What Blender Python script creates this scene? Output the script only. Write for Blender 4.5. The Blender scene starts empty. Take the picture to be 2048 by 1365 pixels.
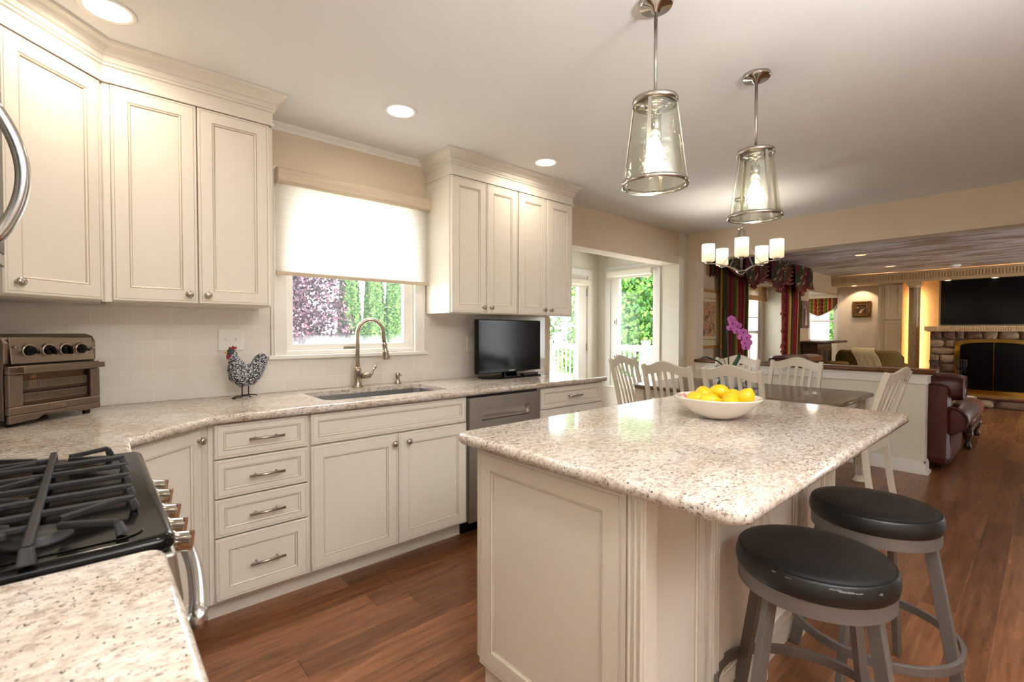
import bpy, bmesh, math, random
from mathutils import Vector, Matrix
from math import sin, cos, pi, radians, sqrt, atan2

S = bpy.context.scene
COL = S.collection
random.seed(7)

# ------------------------------------------------------------------ camera, world, exposure, large lights
F, YAW, PIT, ROL = 950.34, radians(48.4538), radians(1.2429), radians(0.1153)
_fw = Vector((cos(YAW), sin(YAW), 0)); _r = Vector((sin(YAW), -cos(YAW), 0)); _up = Vector((0, 0, 1))
_fw2 = _fw * cos(PIT) - _up * sin(PIT); _up2 = _up * cos(PIT) + _fw * sin(PIT)
_r3 = _r * cos(ROL) + _up2 * sin(ROL); _up3 = _up2 * cos(ROL) - _r * sin(ROL)
cam = bpy.data.cameras.new('camera'); cam.sensor_width = 36.0; cam.sensor_fit = 'HORIZONTAL'
cam.lens = F / 2048 * 36; cam.dof.use_dof = True; cam.dof.focus_distance = 2.9; cam.dof.aperture_fstop = 5.6; cam.clip_start = 0.02; cam.clip_end = 200
camo = bpy.data.objects.new('camera', cam); COL.objects.link(camo)
camo.matrix_world = Matrix(((_r3.x, _up3.x, -_fw2.x, 0), (_r3.y, _up3.y, -_fw2.y, 0), (_r3.z, _up3.z, -_fw2.z, 1.275), (0, 0, 0, 1)))
S.camera = camo
S.view_settings.view_transform = 'Standard'; S.view_settings.look = 'None'
S.view_settings.gamma = 1.0; S.view_settings.use_curve_mapping = False
S.view_settings.exposure = 0.2

WORLD = 6.0
w = bpy.data.worlds.new('sky'); S.world = w; w.use_nodes = True
w.node_tree.nodes['Background'].inputs[0].default_value = (0.93, 0.97, 1.0, 1)
w.node_tree.nodes['Background'].inputs[1].default_value = WORLD

def light(kind, name, loc, power, color=(1, 1, 1), size=0.2, sizey=None, direction=None, spread=None, shape=None, spot=None, blend=0.5):
    l = bpy.data.lights.new(name, kind); l.energy = power; l.color = color
    o = bpy.data.objects.new(name, l); COL.objects.link(o); o.location = loc
    if kind == 'AREA':
        l.shape = shape or ('RECTANGLE' if sizey else 'SQUARE'); l.size = size
        if sizey: l.size_y = sizey
        if spread: l.spread = radians(spread)
    else:
        l.shadow_soft_size = size
    if kind == 'SPOT':
        l.spot_size = radians(spot); l.spot_blend = blend
    if direction: o.rotation_euler = Vector(direction).to_track_quat('-Z', 'Y').to_euler()
    return o

WARM = (1.0, 0.87, 0.70); WARM2 = (1.0, 0.91, 0.79); DAY = (0.93, 0.97, 1.0)
# two added, unseen area lights brighten the ceiling; daylight comes through the windows
for x, y in ((1.1, -.75), (.45, -1.3)):
    light('AREA', 'added_ceiling_fill', (x, y, 1.75), 66, (.95, .97, 1.0), .35, None, (0, 0.15, 1), 150, 'DISK')
light('AREA', 'nook_window_daylight', (5.62, 3.66, 1.35), 22, DAY, 1.4, .66, (-1, 0, 0.05))
light('AREA', 'nook_door_daylight', (4.65, 4.5, 1.1), 22, DAY, .66, 1.7, (0, -1, 0.05))
light('AREA', 'sink_window_daylight', (1.29, 3.30, 1.55), 7, DAY, .74, .7, (0, -1, -0.35))
light('AREA', 'family_patio_daylight', (9.6, -3.3, 1.2), 30, DAY, 1.5, 1.8, (0, 1, 0.0))
# recessed lamps (only those in CANS get fixtures, further down)
CANS = [(0.062, 2.358), (1.28, 2.366), (2.437, 2.394)]
FILL_CANS = [(0.45, 0.80), (0.45, -0.35)]  # added fill lamps out of view, without fixtures
for i, (x, y) in enumerate(CANS):
    light('AREA', 'downlight_lamp', (x, y, 2.462), (4.0, 3.2, 3.2)[i], WARM, .13, None, (0, 0, -1), 170, 'DISK')
for x, y in FILL_CANS:
    light('AREA', 'downlight_lamp', (x, y, 2.462), (5.0 if y > 0 else 4.0), WARM2, .13, None, (0, 0, -1), 170, 'DISK')

# ------------------------------------------------------------------ materials
def lin(c):
    c /= 255.0
    return c / 12.92 if c <= .04045 else ((c + .055) / 1.055) ** 2.4
def rgb(r, g, b): return (lin(r), lin(g), lin(b), 1)

class N:
    """tiny node-tree helper"""
    def __init__(self, name):
        self.m = bpy.data.materials.new(name); self.m.use_nodes = True
        self.t = self.m.node_tree; self.p = self.t.nodes['Principled BSDF']; self.out = self.t.nodes['Material Output']
    def n(self, typ, **kw):
        o = self.t.nodes.new('ShaderNode' + typ)
        for k, v in kw.items():
            if k.startswith('i_'):
                key = k[2:]; key = int(key) if key.isdigit() else key
                o.inputs[key].default_value = v
            else: setattr(o, k, v)
        return o
    def l(self, a, b): self.t.links.new(a, b)
    def coord(self, kind='Object', scale=None, rot=None):
        c = self.n('TexCoord').outputs[kind]
        if scale is None and rot is None: return c
        mp = self.n('Mapping'); self.l(c, mp.inputs[0])
        if scale: mp.inputs['Scale'].default_value = scale
        if rot: mp.inputs['Rotation'].default_value = rot
        return mp.outputs[0]
    def noise(self, vec, scale, detail=3, rough=.55, out=0):
        o = self.n('TexNoise'); o.inputs['Scale'].default_value = scale; o.inputs['Detail'].default_value = detail
        o.inputs['Roughness'].default_value = rough; self.l(vec, o.inputs['Vector']); return o.outputs[out]
    def ramp(self, fac, stops, const=False):
        o = self.n('ValToRGB'); cr = o.color_ramp
        if const: cr.interpolation = 'CONSTANT'
        while len(cr.elements) < len(stops): cr.elements.new(.5)
        for e, (p, c) in zip(cr.elements, stops):
            e.position = p; e.color = c if not isinstance(c, (int, float)) else (c, c, c, 1)
        self.l(fac, o.inputs[0]); return o.outputs[0]
    def mix(self, fac, a, b, mode='MIX'):
        o = self.n('Mix', data_type='RGBA', blend_type=mode)
        for sock, v in ((o.inputs[0], fac), (o.inputs[6], a), (o.inputs[7], b)):
            if hasattr(v, 'is_linked'): self.l(v, sock)
            else: sock.default_value = v
        return o.outputs[2]
    def math(self, op, a, b=None):
        o = self.n('Math', operation=op)
        for i, v in enumerate((a, b)):
            if v is None: continue
            if hasattr(v, 'is_linked'): self.l(v, o.inputs[i])
            else: o.inputs[i].default_value = v
        return o.outputs[0]
    def bump(self, h, strength=.2, dist=.01):
        o = self.n('Bump'); o.inputs['Strength'].default_value = strength; o.inputs['Distance'].default_value = dist
        self.l(h, o.inputs['Height']); self.l(o.outputs[0], self.p.inputs['Normal'])
    def set(self, color=None, rough=None, metal=None, coat=None, spec=None, trans=None):
        p = self.p
        if color is not None:
            if hasattr(color, 'is_linked'): self.l(color, p.inputs['Base Color'])
            else: p.inputs['Base Color'].default_value = color
        if rough is not None:
            if hasattr(rough, 'is_linked'): self.l(rough, p.inputs['Roughness'])
            else: p.inputs['Roughness'].default_value = rough
        if metal is not None: p.inputs['Metallic'].default_value = metal
        if coat is not None: p.inputs['Coat Weight'].default_value = coat; p.inputs['Coat Roughness'].default_value = .08
        if spec is not None: p.inputs['Specular IOR Level'].default_value = spec
        return self.m

def plain(name, c, rough=.5, metal=0, vary=.04, scale=8, coat=None, spec=None, bump=0, bscale=60):
    n = N(name)
    v = n.noise(n.coord(), scale, 2)
    d = tuple(max(0, x * (1 - vary)) for x in c[:3]) + (1,); u = tuple(min(1, x * (1 + vary)) for x in c[:3]) + (1,)
    n.set(n.ramp(v, [(.3, d), (.7, u)]), rough, metal, coat, spec)
    if bump: n.bump(n.noise(n.coord(), bscale, 3), bump, .004)
    return n.m

def emit(name, c, strength):
    n = N(name); n.p.inputs['Base Color'].default_value = c
    n.p.inputs['Emission Color'].default_value = c; n.p.inputs['Emission Strength'].default_value = strength
    return n.m

def glass_pane(name, tint=(1, 1, 1, 1), refl=.08):
    n = N(name); n.t.nodes.remove(n.p)
    tr = n.n('BsdfTransparent'); tr.inputs[0].default_value = tint
    gl = n.n('BsdfGlossy'); gl.inputs['Roughness'].default_value = .01
    lw = n.n('LayerWeight'); lw.inputs[0].default_value = .5
    f = n.math('ADD', n.math('MULTIPLY', n.math('POWER', lw.outputs[1], 5.0), .8), refl * .4)
    mx = n.n('MixShader'); n.l(f, mx.inputs[0]); n.l(tr.outputs[0], mx.inputs[1]); n.l(gl.outputs[0], mx.inputs[2])
    n.l(mx.outputs[0], n.out.inputs[0]); return n.m

def seeded_glass(name):
    n = N(name); n.t.nodes.remove(n.p)
    tr = n.n('BsdfTransparent'); tr.inputs[0].default_value = (.87, .89, .83, 1)
    gl = n.n('BsdfGlossy'); gl.inputs['Roughness'].default_value = .08; gl.inputs[0].default_value = (.95, .95, .88, 1)
    v = n.noise(n.coord('Object', (1, 1, .6)), 55, 3)
    bp = n.n('Bump'); bp.inputs['Strength'].default_value = .6; bp.inputs['Distance'].default_value = .004
    n.l(v, bp.inputs['Height']); n.l(bp.outputs[0], gl.inputs['Normal'])
    mx = n.n('MixShader'); mx.inputs[0].default_value = .16
    n.l(tr.outputs[0], mx.inputs[1]); n.l(gl.outputs[0], mx.inputs[2]); n.l(mx.outputs[0], n.out.inputs[0]); return n.m

def granite():
    n = N('speckled cream granite')
    c = n.coord('Object', (.6, 1.0, 1.0), (0, 0, .25))
    big = n.ramp(n.noise(c, 5.5, 4, .6), [(.30, rgb(180, 160, 140)), (.46, rgb(204, 190, 174)), (.60, rgb(222, 214, 204)), (.8, rgb(204, 190, 176))])
    mid = n.ramp(n.noise(c, 60, 5, .72), [(.37, rgb(112, 92, 82)), (.48, rgb(192, 176, 162)), (.64, rgb(234, 229, 222))])
    base = n.mix(.5, big, mid)
    s1 = n.ramp(n.noise(c, 150, 4, .72), [(.39, 1.0), (.44, 0.0)])
    s1b = n.ramp(n.noise(c, 9, 3, .6), [(.36, .25), (.60, 1.0)])
    base = n.mix(n.math('MULTIPLY', s1, s1b), base, rgb(84, 66, 60))
    s2 = n.ramp(n.noise(n.coord('Object', (1.3, 1, 1)), 125, 3, .6), [(.335, 1.0), (.375, 0.0)])
    base = n.mix(s2, base, rgb(70, 62, 62))
    s3 = n.ramp(n.noise(c, 3.2, 5, .75), [(.70, 0.0), (.76, .6)])
    base = n.mix(s3, base, rgb(168, 140, 112))
    n.set(base, .09, 0, None, .5); return n.m

def plank_floor():
    n = N('brown hickory planks')
    c = n.coord('Object'); sp = n.n('SeparateXYZ'); n.l(c, sp.inputs[0]); X, Y = sp.outputs[0], sp.outputs[1]
    yr = n.math('DIVIDE', Y, .127); row = n.math('FLOOR', yr); fy = n.math('SUBTRACT', yr, row)
    wn = n.n('TexWhiteNoise', noise_dimensions='1D'); n.l(row, wn.inputs['W'])
    xs = n.math('ADD', n.math('DIVIDE', X, 1.15), n.math('MULTIPLY', wn.outputs[0], 7.3)); cell = n.math('FLOOR', xs); fx = n.math('SUBTRACT', xs, cell)
    cb = n.n('CombineXYZ'); n.l(row, cb.inputs[0]); n.l(cell, cb.inputs[1])
    w2 = n.n('TexWhiteNoise', noise_dimensions='3D'); n.l(cb.outputs[0], w2.inputs['Vector'])
    cb2 = n.n('CombineXYZ'); n.l(n.math('MULTIPLY', X, 1.6), cb2.inputs[0]); n.l(n.math('MULTIPLY', Y, 17.0), cb2.inputs[1]); n.l(n.math('MULTIPLY', w2.outputs[0], 31.0), cb2.inputs[2])
    g = n.noise(cb2.outputs[0], 2.2, 6, .65)
    col = n.ramp(g, [(.28, rgb(98, 62, 40)), (.46, rgb(140, 92, 60)), (.62, rgb(161, 109, 74)), (.8, rgb(178, 126, 88))])
    tint = n.ramp(w2.outputs[0], [(0, rgb(186, 176, 172)), (.5, rgb(222, 218, 216)), (1, rgb(255, 252, 250))])
    col = n.mix(1.0, col, tint, 'MULTIPLY')
    fl = n.ramp(n.noise(cb2.outputs[0], 9, 4, .7), [(.33, 1.0), (.40, 0.0)])
    col = n.mix(n.math('MULTIPLY', fl, .12), col, rgb(58, 33, 22))
    # seams: long ones lightened, bevel highlights painted into the colour; end joints dark
    d = n.math('MINIMUM', fy, n.math('SUBTRACT', 1.0, fy)); sy = n.math('LESS_THAN', d, .011)
    d2 = n.math('MINIMUM', fx, n.math('SUBTRACT', 1.0, fx)); sx = n.math('LESS_THAN', d2, .0016)
    col = n.mix(n.math('MULTIPLY', sy, .5), col, rgb(160, 122, 94)); col = n.mix(n.math('MULTIPLY', sx, .8), col, rgb(52, 32, 24))
    n.set(col, n.ramp(g, [(.3, .30), (.8, .26)]), 0, None, .45)
    n.bump(n.math('SUBTRACT', g, n.math('MAXIMUM', sx, sy)), .012, .003); return n.m

def tile(name, axis):
    n = N(name); c = n.coord('Object'); sp = n.n('SeparateXYZ'); n.l(c, sp.inputs[0])
    cb = n.n('CombineXYZ'); n.l(sp.outputs[0 if axis == 'x' else 1], cb.inputs[0]); n.l(n.math('SUBTRACT', sp.outputs[2], .914), cb.inputs[1])
    b = n.n('TexBrick', offset=.5, squash=1.0); n.l(cb.outputs[0], b.inputs['Vector'])
    b.inputs['Scale'].default_value = 1.0; b.inputs['Brick Width'].default_value = .155; b.inputs['Row Height'].default_value = .0775
    b.inputs['Mortar Size'].default_value = .0016; b.inputs['Mortar Smooth'].default_value = .3
    b.inputs['Color1'].default_value = rgb(231, 226, 218); b.inputs['Color2'].default_value = rgb(227, 220, 211); b.inputs['Mortar'].default_value = rgb(240, 236, 229)
    n.set(b.outputs[0], .12, 0, None, .5)
    n.bump(n.math('SUBTRACT', 1.0, b.outputs[1]), .35, .002); return n.m

def stripes(name, stops, rough=.75, transl=0):
    n = N(name); uv = n.coord('UV'); sp = n.n('SeparateXYZ'); n.l(uv, sp.inputs[0])
    col = n.ramp(n.math('FRACT', sp.outputs[0]), stops, True)
    n.set(col, rough, 0, None, .25); n.bump(n.noise(n.coord(), 180, 2), .15, .002); return n.m

M = {}
M['cream'] = plain('cream cabinet paint', rgb(226, 219, 207), .38, 0, .015, 3, None, .4)
M['glaze'] = plain('brown glaze in the grooves', rgb(188, 173, 151), .5)
M['wall'] = plain('tan wall paint', rgb(221, 205, 182), .8, 0, .012, 4)
M['wall2'] = plain('pale nook wall paint', rgb(226, 221, 205), .8, 0, .012, 4)
M['famwall'] = plain('mottled tan plaster', rgb(196, 172, 142), .8, 0, .07, 2.5)
M['farwall'] = plain('mottled pale plaster', rgb(204, 188, 168), .8, 0, .08, 3)
M['ceil'] = plain('flat ceiling paint', rgb(232, 231, 229), .9, 0, .01, 3)
M['white'] = plain('white trim paint', rgb(238, 235, 228), .4, 0, .01, 4)
M['granite'] = granite(); M['floor'] = plank_floor(); M['tile'] = tile('glazed subway tile', 'x'); M['tile_y'] = tile('glazed subway tile side', 'y')
M['nickel'] = plain('brushed nickel', rgb(178, 170, 160), .28, 1, .05, 20)
M['bronze_nickel'] = plain('warm brushed nickel', rgb(178, 164, 148), .25, 1, .05, 20)
M['steel'] = plain('brushed stainless steel', rgb(166, 160, 152), .42, 1, .05, 6)
M['steel_bright'] = plain('bright stainless steel', rgb(196, 193, 190), .24, 1, .04, 6)
M['steel_sink'] = plain('satin sink steel', rgb(176, 176, 178), .36, 1, .05, 6)
M['rack'] = plain('bright wire', rgb(190, 184, 172), .4)
M['cavity'] = plain('brown oven lining', rgb(84, 70, 58), .5)
M['chrome'] = plain('polished nickel', rgb(190, 184, 176), .12, 1, .02, 8)
M['black'] = plain('black plastic', rgb(22, 21, 21), .35, 0, .1, 10)
M['gloss_black'] = plain('gloss black enamel', rgb(13, 12, 11), .14, 0, .1, 10, None, .18)
M['screen'] = plain('dark glass screen', rgb(12, 11, 11), .14, 0, .1, 3, None, .16)
M['iron'] = plain('cast iron', rgb(40, 38, 38), .5, 0, .15, 40, None, .35, .2, 200)
M['toaster'] = plain('warm brushed steel', rgb(138, 124, 112), .32, 1, .05, 14)
M['wood_cap'] = plain('stained brown wood', rgb(112, 72, 48), .35, 0, .18, 14)
M['leather'] = plain('worn burgundy leather', rgb(78, 34, 27), .38, 0, .18, 5, None, .5, .12, 60)
M['black_leather'] = plain('black leatherette', rgb(20, 19, 18), .42, 0, .2, 12, None, .5, .1, 130)
M['stool_metal'] = plain('grey metal', rgb(118, 112, 107), .45, .5, .05, 10)
M['chair'] = plain('antique white paint', rgb(224, 215, 198), .45, 0, .02, 6)
M['seat'] = plain('tan seat fabric', rgb(196, 170, 136), .85, 0, .06, 30)
M['table'] = plain('grey brown table top', rgb(112, 92, 76), .22, 0, .10, 9)
M['bowl'] = plain('white glazed ceramic', rgb(238, 230, 218), .15, 0, .01, 5)
M['lemon'] = plain('lemon peel', rgb(240, 190, 22), .38, 0, .08, 14, None, .5, .15, 120)
M['red'] = plain('red glaze', rgb(150, 30, 40), .4)
M['yellow_beak'] = plain('ochre glaze', rgb(206, 160, 80), .4)
M['glass'] = glass_pane('window glass', (1, 1, 1, 1), .04); M['glass_dark'] = glass_pane('oven door glass', (.8, .76, .72, 1), .06)
n = N('window glass misted along the bottom'); n.t.nodes.remove(n.p); tr = n.n('BsdfTransparent'); tl = n.n('BsdfTranslucent'); tl.inputs[0].default_value = (.95, .97, 1, 1)
sp = n.n('SeparateXYZ'); n.l(n.coord(), sp.inputs[0]); mr = n.n('MapRange'); n.l(sp.outputs[2], mr.inputs[0]); mr.inputs[1].default_value = .11; mr.inputs[2].default_value = .045; mr.inputs[3].default_value = 0; mr.inputs[4].default_value = .26
mx = n.n('MixShader'); n.l(n.math('ADD', n.math('MULTIPLY', mr.outputs[0], n.ramp(n.noise(n.coord('Object', (1, 1, .35)), 9, 3), [(.35, .0), (.66, 1.0)])), .012), mx.inputs[0]); n.l(tr.outputs[0], mx.inputs[1]); n.l(tl.outputs[0], mx.inputs[2]); n.l(mx.outputs[0], n.out.inputs[0]); M['glass_fog'] = n.m
M['seeded'] = seeded_glass('seeded pale glass')
M['lens'] = emit('lit downlight lens', (1, .93, .82, 1), 6)
M['bulb'] = emit('lit bulb', (1, .86, .64, 1), 24)
n = N('lit opal glass'); sp = n.n('SeparateXYZ'); n.l(n.coord(), sp.inputs[0]); f_ = n.n('MapRange'); n.l(sp.outputs[2], f_.inputs[0]); f_.inputs[1].default_value = -.562; f_.inputs[2].default_value = -.42
n.l(n.ramp(f_.outputs[0], [(0, (.62, .46, .26, 1)), (.45, (.85, .70, .46, 1)), (.7, (1, .92, .78, 1))]), n.p.inputs['Emission Color']); n.p.inputs['Emission Strength'].default_value = 1.05; n.p.inputs['Base Color'].default_value = (.8, .76, .68, 1); M['opal'] = n.m
M['brass'] = plain('polished brass', rgb(212, 172, 82), .14, 1, .05, 8)
M['gold'] = plain('gilded wood', rgb(170, 122, 58), .35, .6, .2, 60)
M['gilt_dark'] = plain('dark gilded frame', rgb(112, 78, 38), .4, .5, .3, 60)
M['olive'] = plain('olive quilted fabric', rgb(104, 82, 38), .8, 0, .3, 45, None, .3, .3, 60)
M['throw'] = plain('cream knit throw', rgb(206, 188, 150), .9, 0, .08, 20, None, .2, .3, 90)
M['dark_wood'] = plain('dark carved wood', rgb(62, 42, 30), .35, 0, .2, 20)
M['dentil'] = plain('cream beige moulding paint', rgb(208, 180, 136), .5, 0, .04, 5)
M['cream2'] = plain('aged cream cabinet paint', rgb(196, 174, 140), .5, 0, .03, 5)
M['lens_dim'] = emit('warm recessed lamp', (1, .72, .36, 1), 1.2)
M['marble'] = plain('tan flecked marble', rgb(158, 134, 100), .25, 0, .45, 70)
M['orchid'] = plain('pink orchid petal', rgb(206, 112, 196), .5, 0, .16, 60)
M['orchid_lip'] = plain('magenta orchid lip', rgb(150, 24, 92), .5)
M['leaf'] = plain('dark glossy leaf', rgb(46, 78, 52), .3, 0, .2, 14)
M['stem'] = plain('dark stem', rgb(58, 46, 42), .6)
M['mat_board'] = plain('cream mat board', rgb(206, 186, 148), .8, 0, .03, 6)
M['mat_board_pale'] = plain('pale cream blind fabric', rgb(232, 226, 208), .8, 0, .02, 20)
M['bamboo'] = plain('woven bamboo', rgb(200, 152, 96), .6, 0, .22, 40)
M['slate'] = plain('blue grey cloth', rgb(120, 122, 134), .8)
M['concrete'] = plain('pale patio', rgb(200, 200, 190), .9, 0, .08, 1)
M['lawn'] = plain('lawn', rgb(120, 160, 90), .9, 0, .3, 3)

# ------------------------------------------------------------------ mesh helpers
class MB:
    def __init__(self, T=None):
        self.v = []; self.f = []; self.mi = []; self.sm = []; self.uv = {}; self.T = T
    def add(self, pts, faces, m=0, smooth=False, uv=None):
        b = len(self.v)
        for i, p in enumerate(pts):
            p = Vector(p); p = self.T @ p if self.T else p
            self.v.append(tuple(p))
            if uv: self.uv[b + i] = uv[i]
        for f in faces:
            self.f.append(tuple(b + i for i in f)); self.mi.append(m); self.sm.append(smooth)
        return self
    def box(self, x0, y0, z0, x1, y1, z1, m=0):
        x0, x1 = min(x0, x1), max(x0, x1); y0, y1 = min(y0, y1), max(y0, y1); z0, z1 = min(z0, z1), max(z0, z1)
        P = [(x, y, z) for z in (z0, z1) for y in (y0, y1) for x in (x0, x1)]
        return self.add(P, [(0, 2, 3, 1), (4, 5, 7, 6), (0, 1, 5, 4), (2, 6, 7, 3), (0, 4, 6, 2), (1, 3, 7, 5)], m)
    def bar(self, a, b, wx, wy, up=(0, 0, 1), m=0, wx2=None, wy2=None):
        """tapering square bar from a to b"""
        a, b = Vector(a), Vector(b); d = (b - a).normalized(); u = Vector(up)
        s = d.cross(u)
        if s.length < 1e-4: s = d.cross(Vector((1, 0, 0)))
        s.normalize(); t = s.cross(d); wx2 = wx2 or wx; wy2 = wy2 or wy
        P = []
        for c, x, y in ((a, wx, wy), (b, wx2, wy2)):
            for i, j in ((-1, -1), (1, -1), (1, 1), (-1, 1)): P.append(c + s * i * x / 2 + t * j * y / 2)
        return self.add(P, [(0, 3, 2, 1), (4, 5, 6, 7), (0, 1, 5, 4), (1, 2, 6, 5), (2, 3, 7, 6), (3, 0, 4, 7)], m)
    def lathe(self, prof, c=(0, 0, 0), seg=24, m=0, axis='z', smooth=True, cap=True):
        P = []; Fc = []; n = len(prof)
        for r, z in prof:
            for k in range(seg):
                a = 2 * pi * k / seg; x, y = r * cos(a), r * sin(a)
                p = (x, y, z) if axis == 'z' else ((z, x, y) if axis == 'x' else (y, z, x))
                P.append((p[0] + c[0], p[1] + c[1], p[2] + c[2]))
        for i in range(n - 1):
            for k in range(seg):
                a, b = i * seg + k, i * seg + (k + 1) % seg
                Fc.append((a, b, b + seg, a + seg))
        self.add(P, Fc, m, smooth)
        if cap:
            b = len(self.v) - n * seg
            for i, rev in ((0, True), (n - 1, False)):
                if prof[i][0] > 1e-5:
                    f = [b + i * seg + k for k in range(seg)]
                    self.f.append(tuple(reversed(f)) if rev else tuple(f)); self.mi.append(m); self.sm.append(False)
        return self
    def tube(self, path, r, seg=10, m=0, smooth=True, closed=False, flat=None):
        """sweep a circle (or a flat strip, flat=(w,h)) along a path; r may be a list"""
        path = [Vector(p) for p in path]; n = len(path); P = []; Fc = []
        nrm = None
        for i, p in enumerate(path):
            if closed: d = path[(i + 1) % n] - path[i - 1]
            else: d = path[min(i + 1, n - 1)] - path[max(i - 1, 0)]
            d.normalize()
            if nrm is None:
                nrm = d.cross(Vector((0, 0, 1)))
                if nrm.length < 1e-3: nrm = d.cross(Vector((0, 1, 0)))
            nrm = (nrm - d * nrm.dot(d)).normalized(); bi = d.cross(nrm)
            rr = r[i] if isinstance(r, (list, tuple)) else r
            if flat:
                for s, t in ((-1, -1), (1, -1), (1, 1), (-1, 1)): P.append(p + nrm * s * flat[0] / 2 + bi * t * flat[1] / 2)
            else:
                for k in range(seg):
                    a = 2 * pi * k / seg; P.append(p + nrm * rr * cos(a) + bi * rr * sin(a))
        sg = 4 if flat else seg
        for i in range(n if closed else n - 1):
            j = (i + 1) % n
            for k in range(sg):
                Fc.append((i * sg + k, i * sg + (k + 1) % sg, j * sg + (k + 1) % sg, j * sg + k))
        if not closed:
            Fc.append(tuple(reversed(range(sg)))); Fc.append(tuple((n - 1) * sg + k for k in range(sg)))
        return self.add(P, Fc, m, smooth and not flat)
    def grid(self, rows, m=0, smooth=True, uv=None, closed=False):
        R = len(rows); C = len(rows[0]); P = [p for r in rows for p in r]
        Fc = []
        for i in range(R - 1):
            for j in range(C if closed else C - 1):
                k = (j + 1) % C
                Fc.append((i * C + j, i * C + k, (i + 1) * C + k, (i + 1) * C + j))
        return self.add(P, Fc, m, smooth, [u for r in uv for u in r] if uv else None)
    def prism(self, poly, y0, y1, plane='xz', m=0, smooth=False):
        """extrude a 2D polygon; plane xz extrudes along y, xy along z, yz along x"""
        def q(a, b, t): return (a, t, b) if plane == 'xz' else ((a, b, t) if plane == 'xy' else (t, a, b))
        n = len(poly); P = [q(a, b, y0) for a, b in poly] + [q(a, b, y1) for a, b in poly]
        Fc = [tuple(range(n)), tuple(reversed(range(n, 2 * n)))] + [(i, n + i, n + (i + 1) % n, (i + 1) % n) for i in range(n)]
        return self.add(P, Fc, m, smooth)
    def ball(self, c, rx, ry=None, rz=None, seg=16, ring=10, m=0):
        ry = ry or rx; rz = rz or rx
        rows = []
        for i in range(ring + 1):
            t = pi * i / ring; rows.append([(c[0] + rx * sin(t) * cos(2 * pi * k / seg), c[1] + ry * sin(t) * sin(2 * pi * k / seg), c[2] - rz * cos(t)) for k in range(seg)])
        return self.grid(rows, m, True, None, True)
    def slab(self, outline, z0, z1, r=.012, seg=5, m=0, hole=None):
        """stone slab: polygon outline with a rounded edge, an optional hole"""
        n = len(outline); mid = (z0 + z1) / 2; h = (z1 - z0) / 2
        nv = []
        for i in range(n):
            p0, p1, p2 = Vector(outline[i - 1]), Vector(outline[i]), Vector(outline[(i + 1) % n])
            a = (p1 - p0).normalized(); b = (p2 - p1).normalized(); na = Vector((-a.y, a.x)); nb = Vector((-b.y, b.x))
            mv = na + nb; mv = mv / max(.3, mv.dot(na)); nv.append(mv)
        rings = []
        for k in range(seg * 2 + 1):
            t = -pi / 2 + pi * k / (seg * 2)
            rings.append([(outline[i][0] + nv[i].x * r * (1 - cos(t)), outline[i][1] + nv[i].y * r * (1 - cos(t)), mid + h * sin(t)) for i in range(n)])
        P = [p for q in rings for p in q]; Fc = []
        for k in range(len(rings) - 1):
            for i in range(n):
                j = (i + 1) % n; Fc.append((k * n + i, k * n + j, (k + 1) * n + j, (k + 1) * n + i))
        self.add(P, Fc, m, True)
        for ring, zz, flip in ((rings[-1], z1, False), (rings[0], z0, True)):
            bm = bmesh.new(); E = []
            loops = [[(p[0], p[1]) for p in ring]] + ([hole] if hole else [])
            for lp in loops:
                vs = [bm.verts.new((x, y, zz)) for x, y in lp]
                E += [bm.edges.new((vs[i], vs[(i + 1) % len(vs)])) for i in range(len(vs))]
            bmesh.ops.triangle_fill(bm, use_beauty=True, edges=E)
            bm.verts.index_update(); pts = [tuple(v.co) for v in bm.verts]; fs = []
            for f in bm.faces:
                ids = [v.index for v in f.verts]
                if (f.normal.z < 0) != flip: ids.reverse()
                fs.append(ids)
            bm.free(); self.add(pts, fs, m, False)
        if hole:
            k = len(hole); self.add([(x, y, z0) for x, y in hole] + [(x, y, z1) for x, y in hole], [(i, k + i, k + (i + 1) % k, (i + 1) % k) for i in range(k)], m, False)
        return self
    def panel(self, x0, z0, wd, ht, y=0.0, fw=.058, t=.02, m=0, g=1, raised=True):
        """framed cabinet front facing -y: outer bead, glaze line, moulded recess"""
        R = [(0, t, m), (0, .005, m), (.004, 0, m), (.0105, 0, m), (.0118, .0016, g), (.0132, 0, m), (fw, 0, m), (fw + .0022, .003, g),
             (fw + .004, .0008, m), (fw + .009, .004, m), (fw + .011, .008, g), (fw + .0128, .0082, m)]
        P = []; 
        for ins, d, _ in R:
            P += [(x0 + ins, y + d, z0 + ins), (x0 + wd - ins, y + d, z0 + ins), (x0 + wd - ins, y + d, z0 + ht - ins), (x0 + ins, y + d, z0 + ht - ins)]
        for k in range(1, len(R)):
            b = (k - 1) * 4
            self.add(P[b:b + 8], [(i, (i + 1) % 4, 4 + (i + 1) % 4, 4 + i) for i in range(4)], R[k][2])
        b = (len(R) - 1) * 4
        self.add(P[b:b + 4], [(0, 1, 2, 3)], m); self.add(P[0:4], [(3, 2, 1, 0)], m)
        return self
    def build(self, name, mats, parent=None, bevel=0, origin=None, subsurf=0):
        me = bpy.data.meshes.new(name); off = Vector(origin) if origin else Vector((0, 0, 0))
        me.from_pydata([tuple(Vector(p) - off) for p in self.v], [], self.f)
        for mt in (mats if isinstance(mats, (list, tuple)) else [mats]): me.materials.append(M[mt] if isinstance(mt, str) else mt)
        me.polygons.foreach_set('material_index', self.mi); me.polygons.foreach_set('use_smooth', self.sm)
        if self.uv:
            L = me.uv_layers.new(name='UVMap')
            for lp in me.loops: L.data[lp.index].uv = self.uv.get(lp.vertex_index, (0, 0))
        me.update()
        o = bpy.data.objects.new(name, me); COL.objects.link(o)
        if origin: o.location = off
        if parent: o.parent = parent
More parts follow.
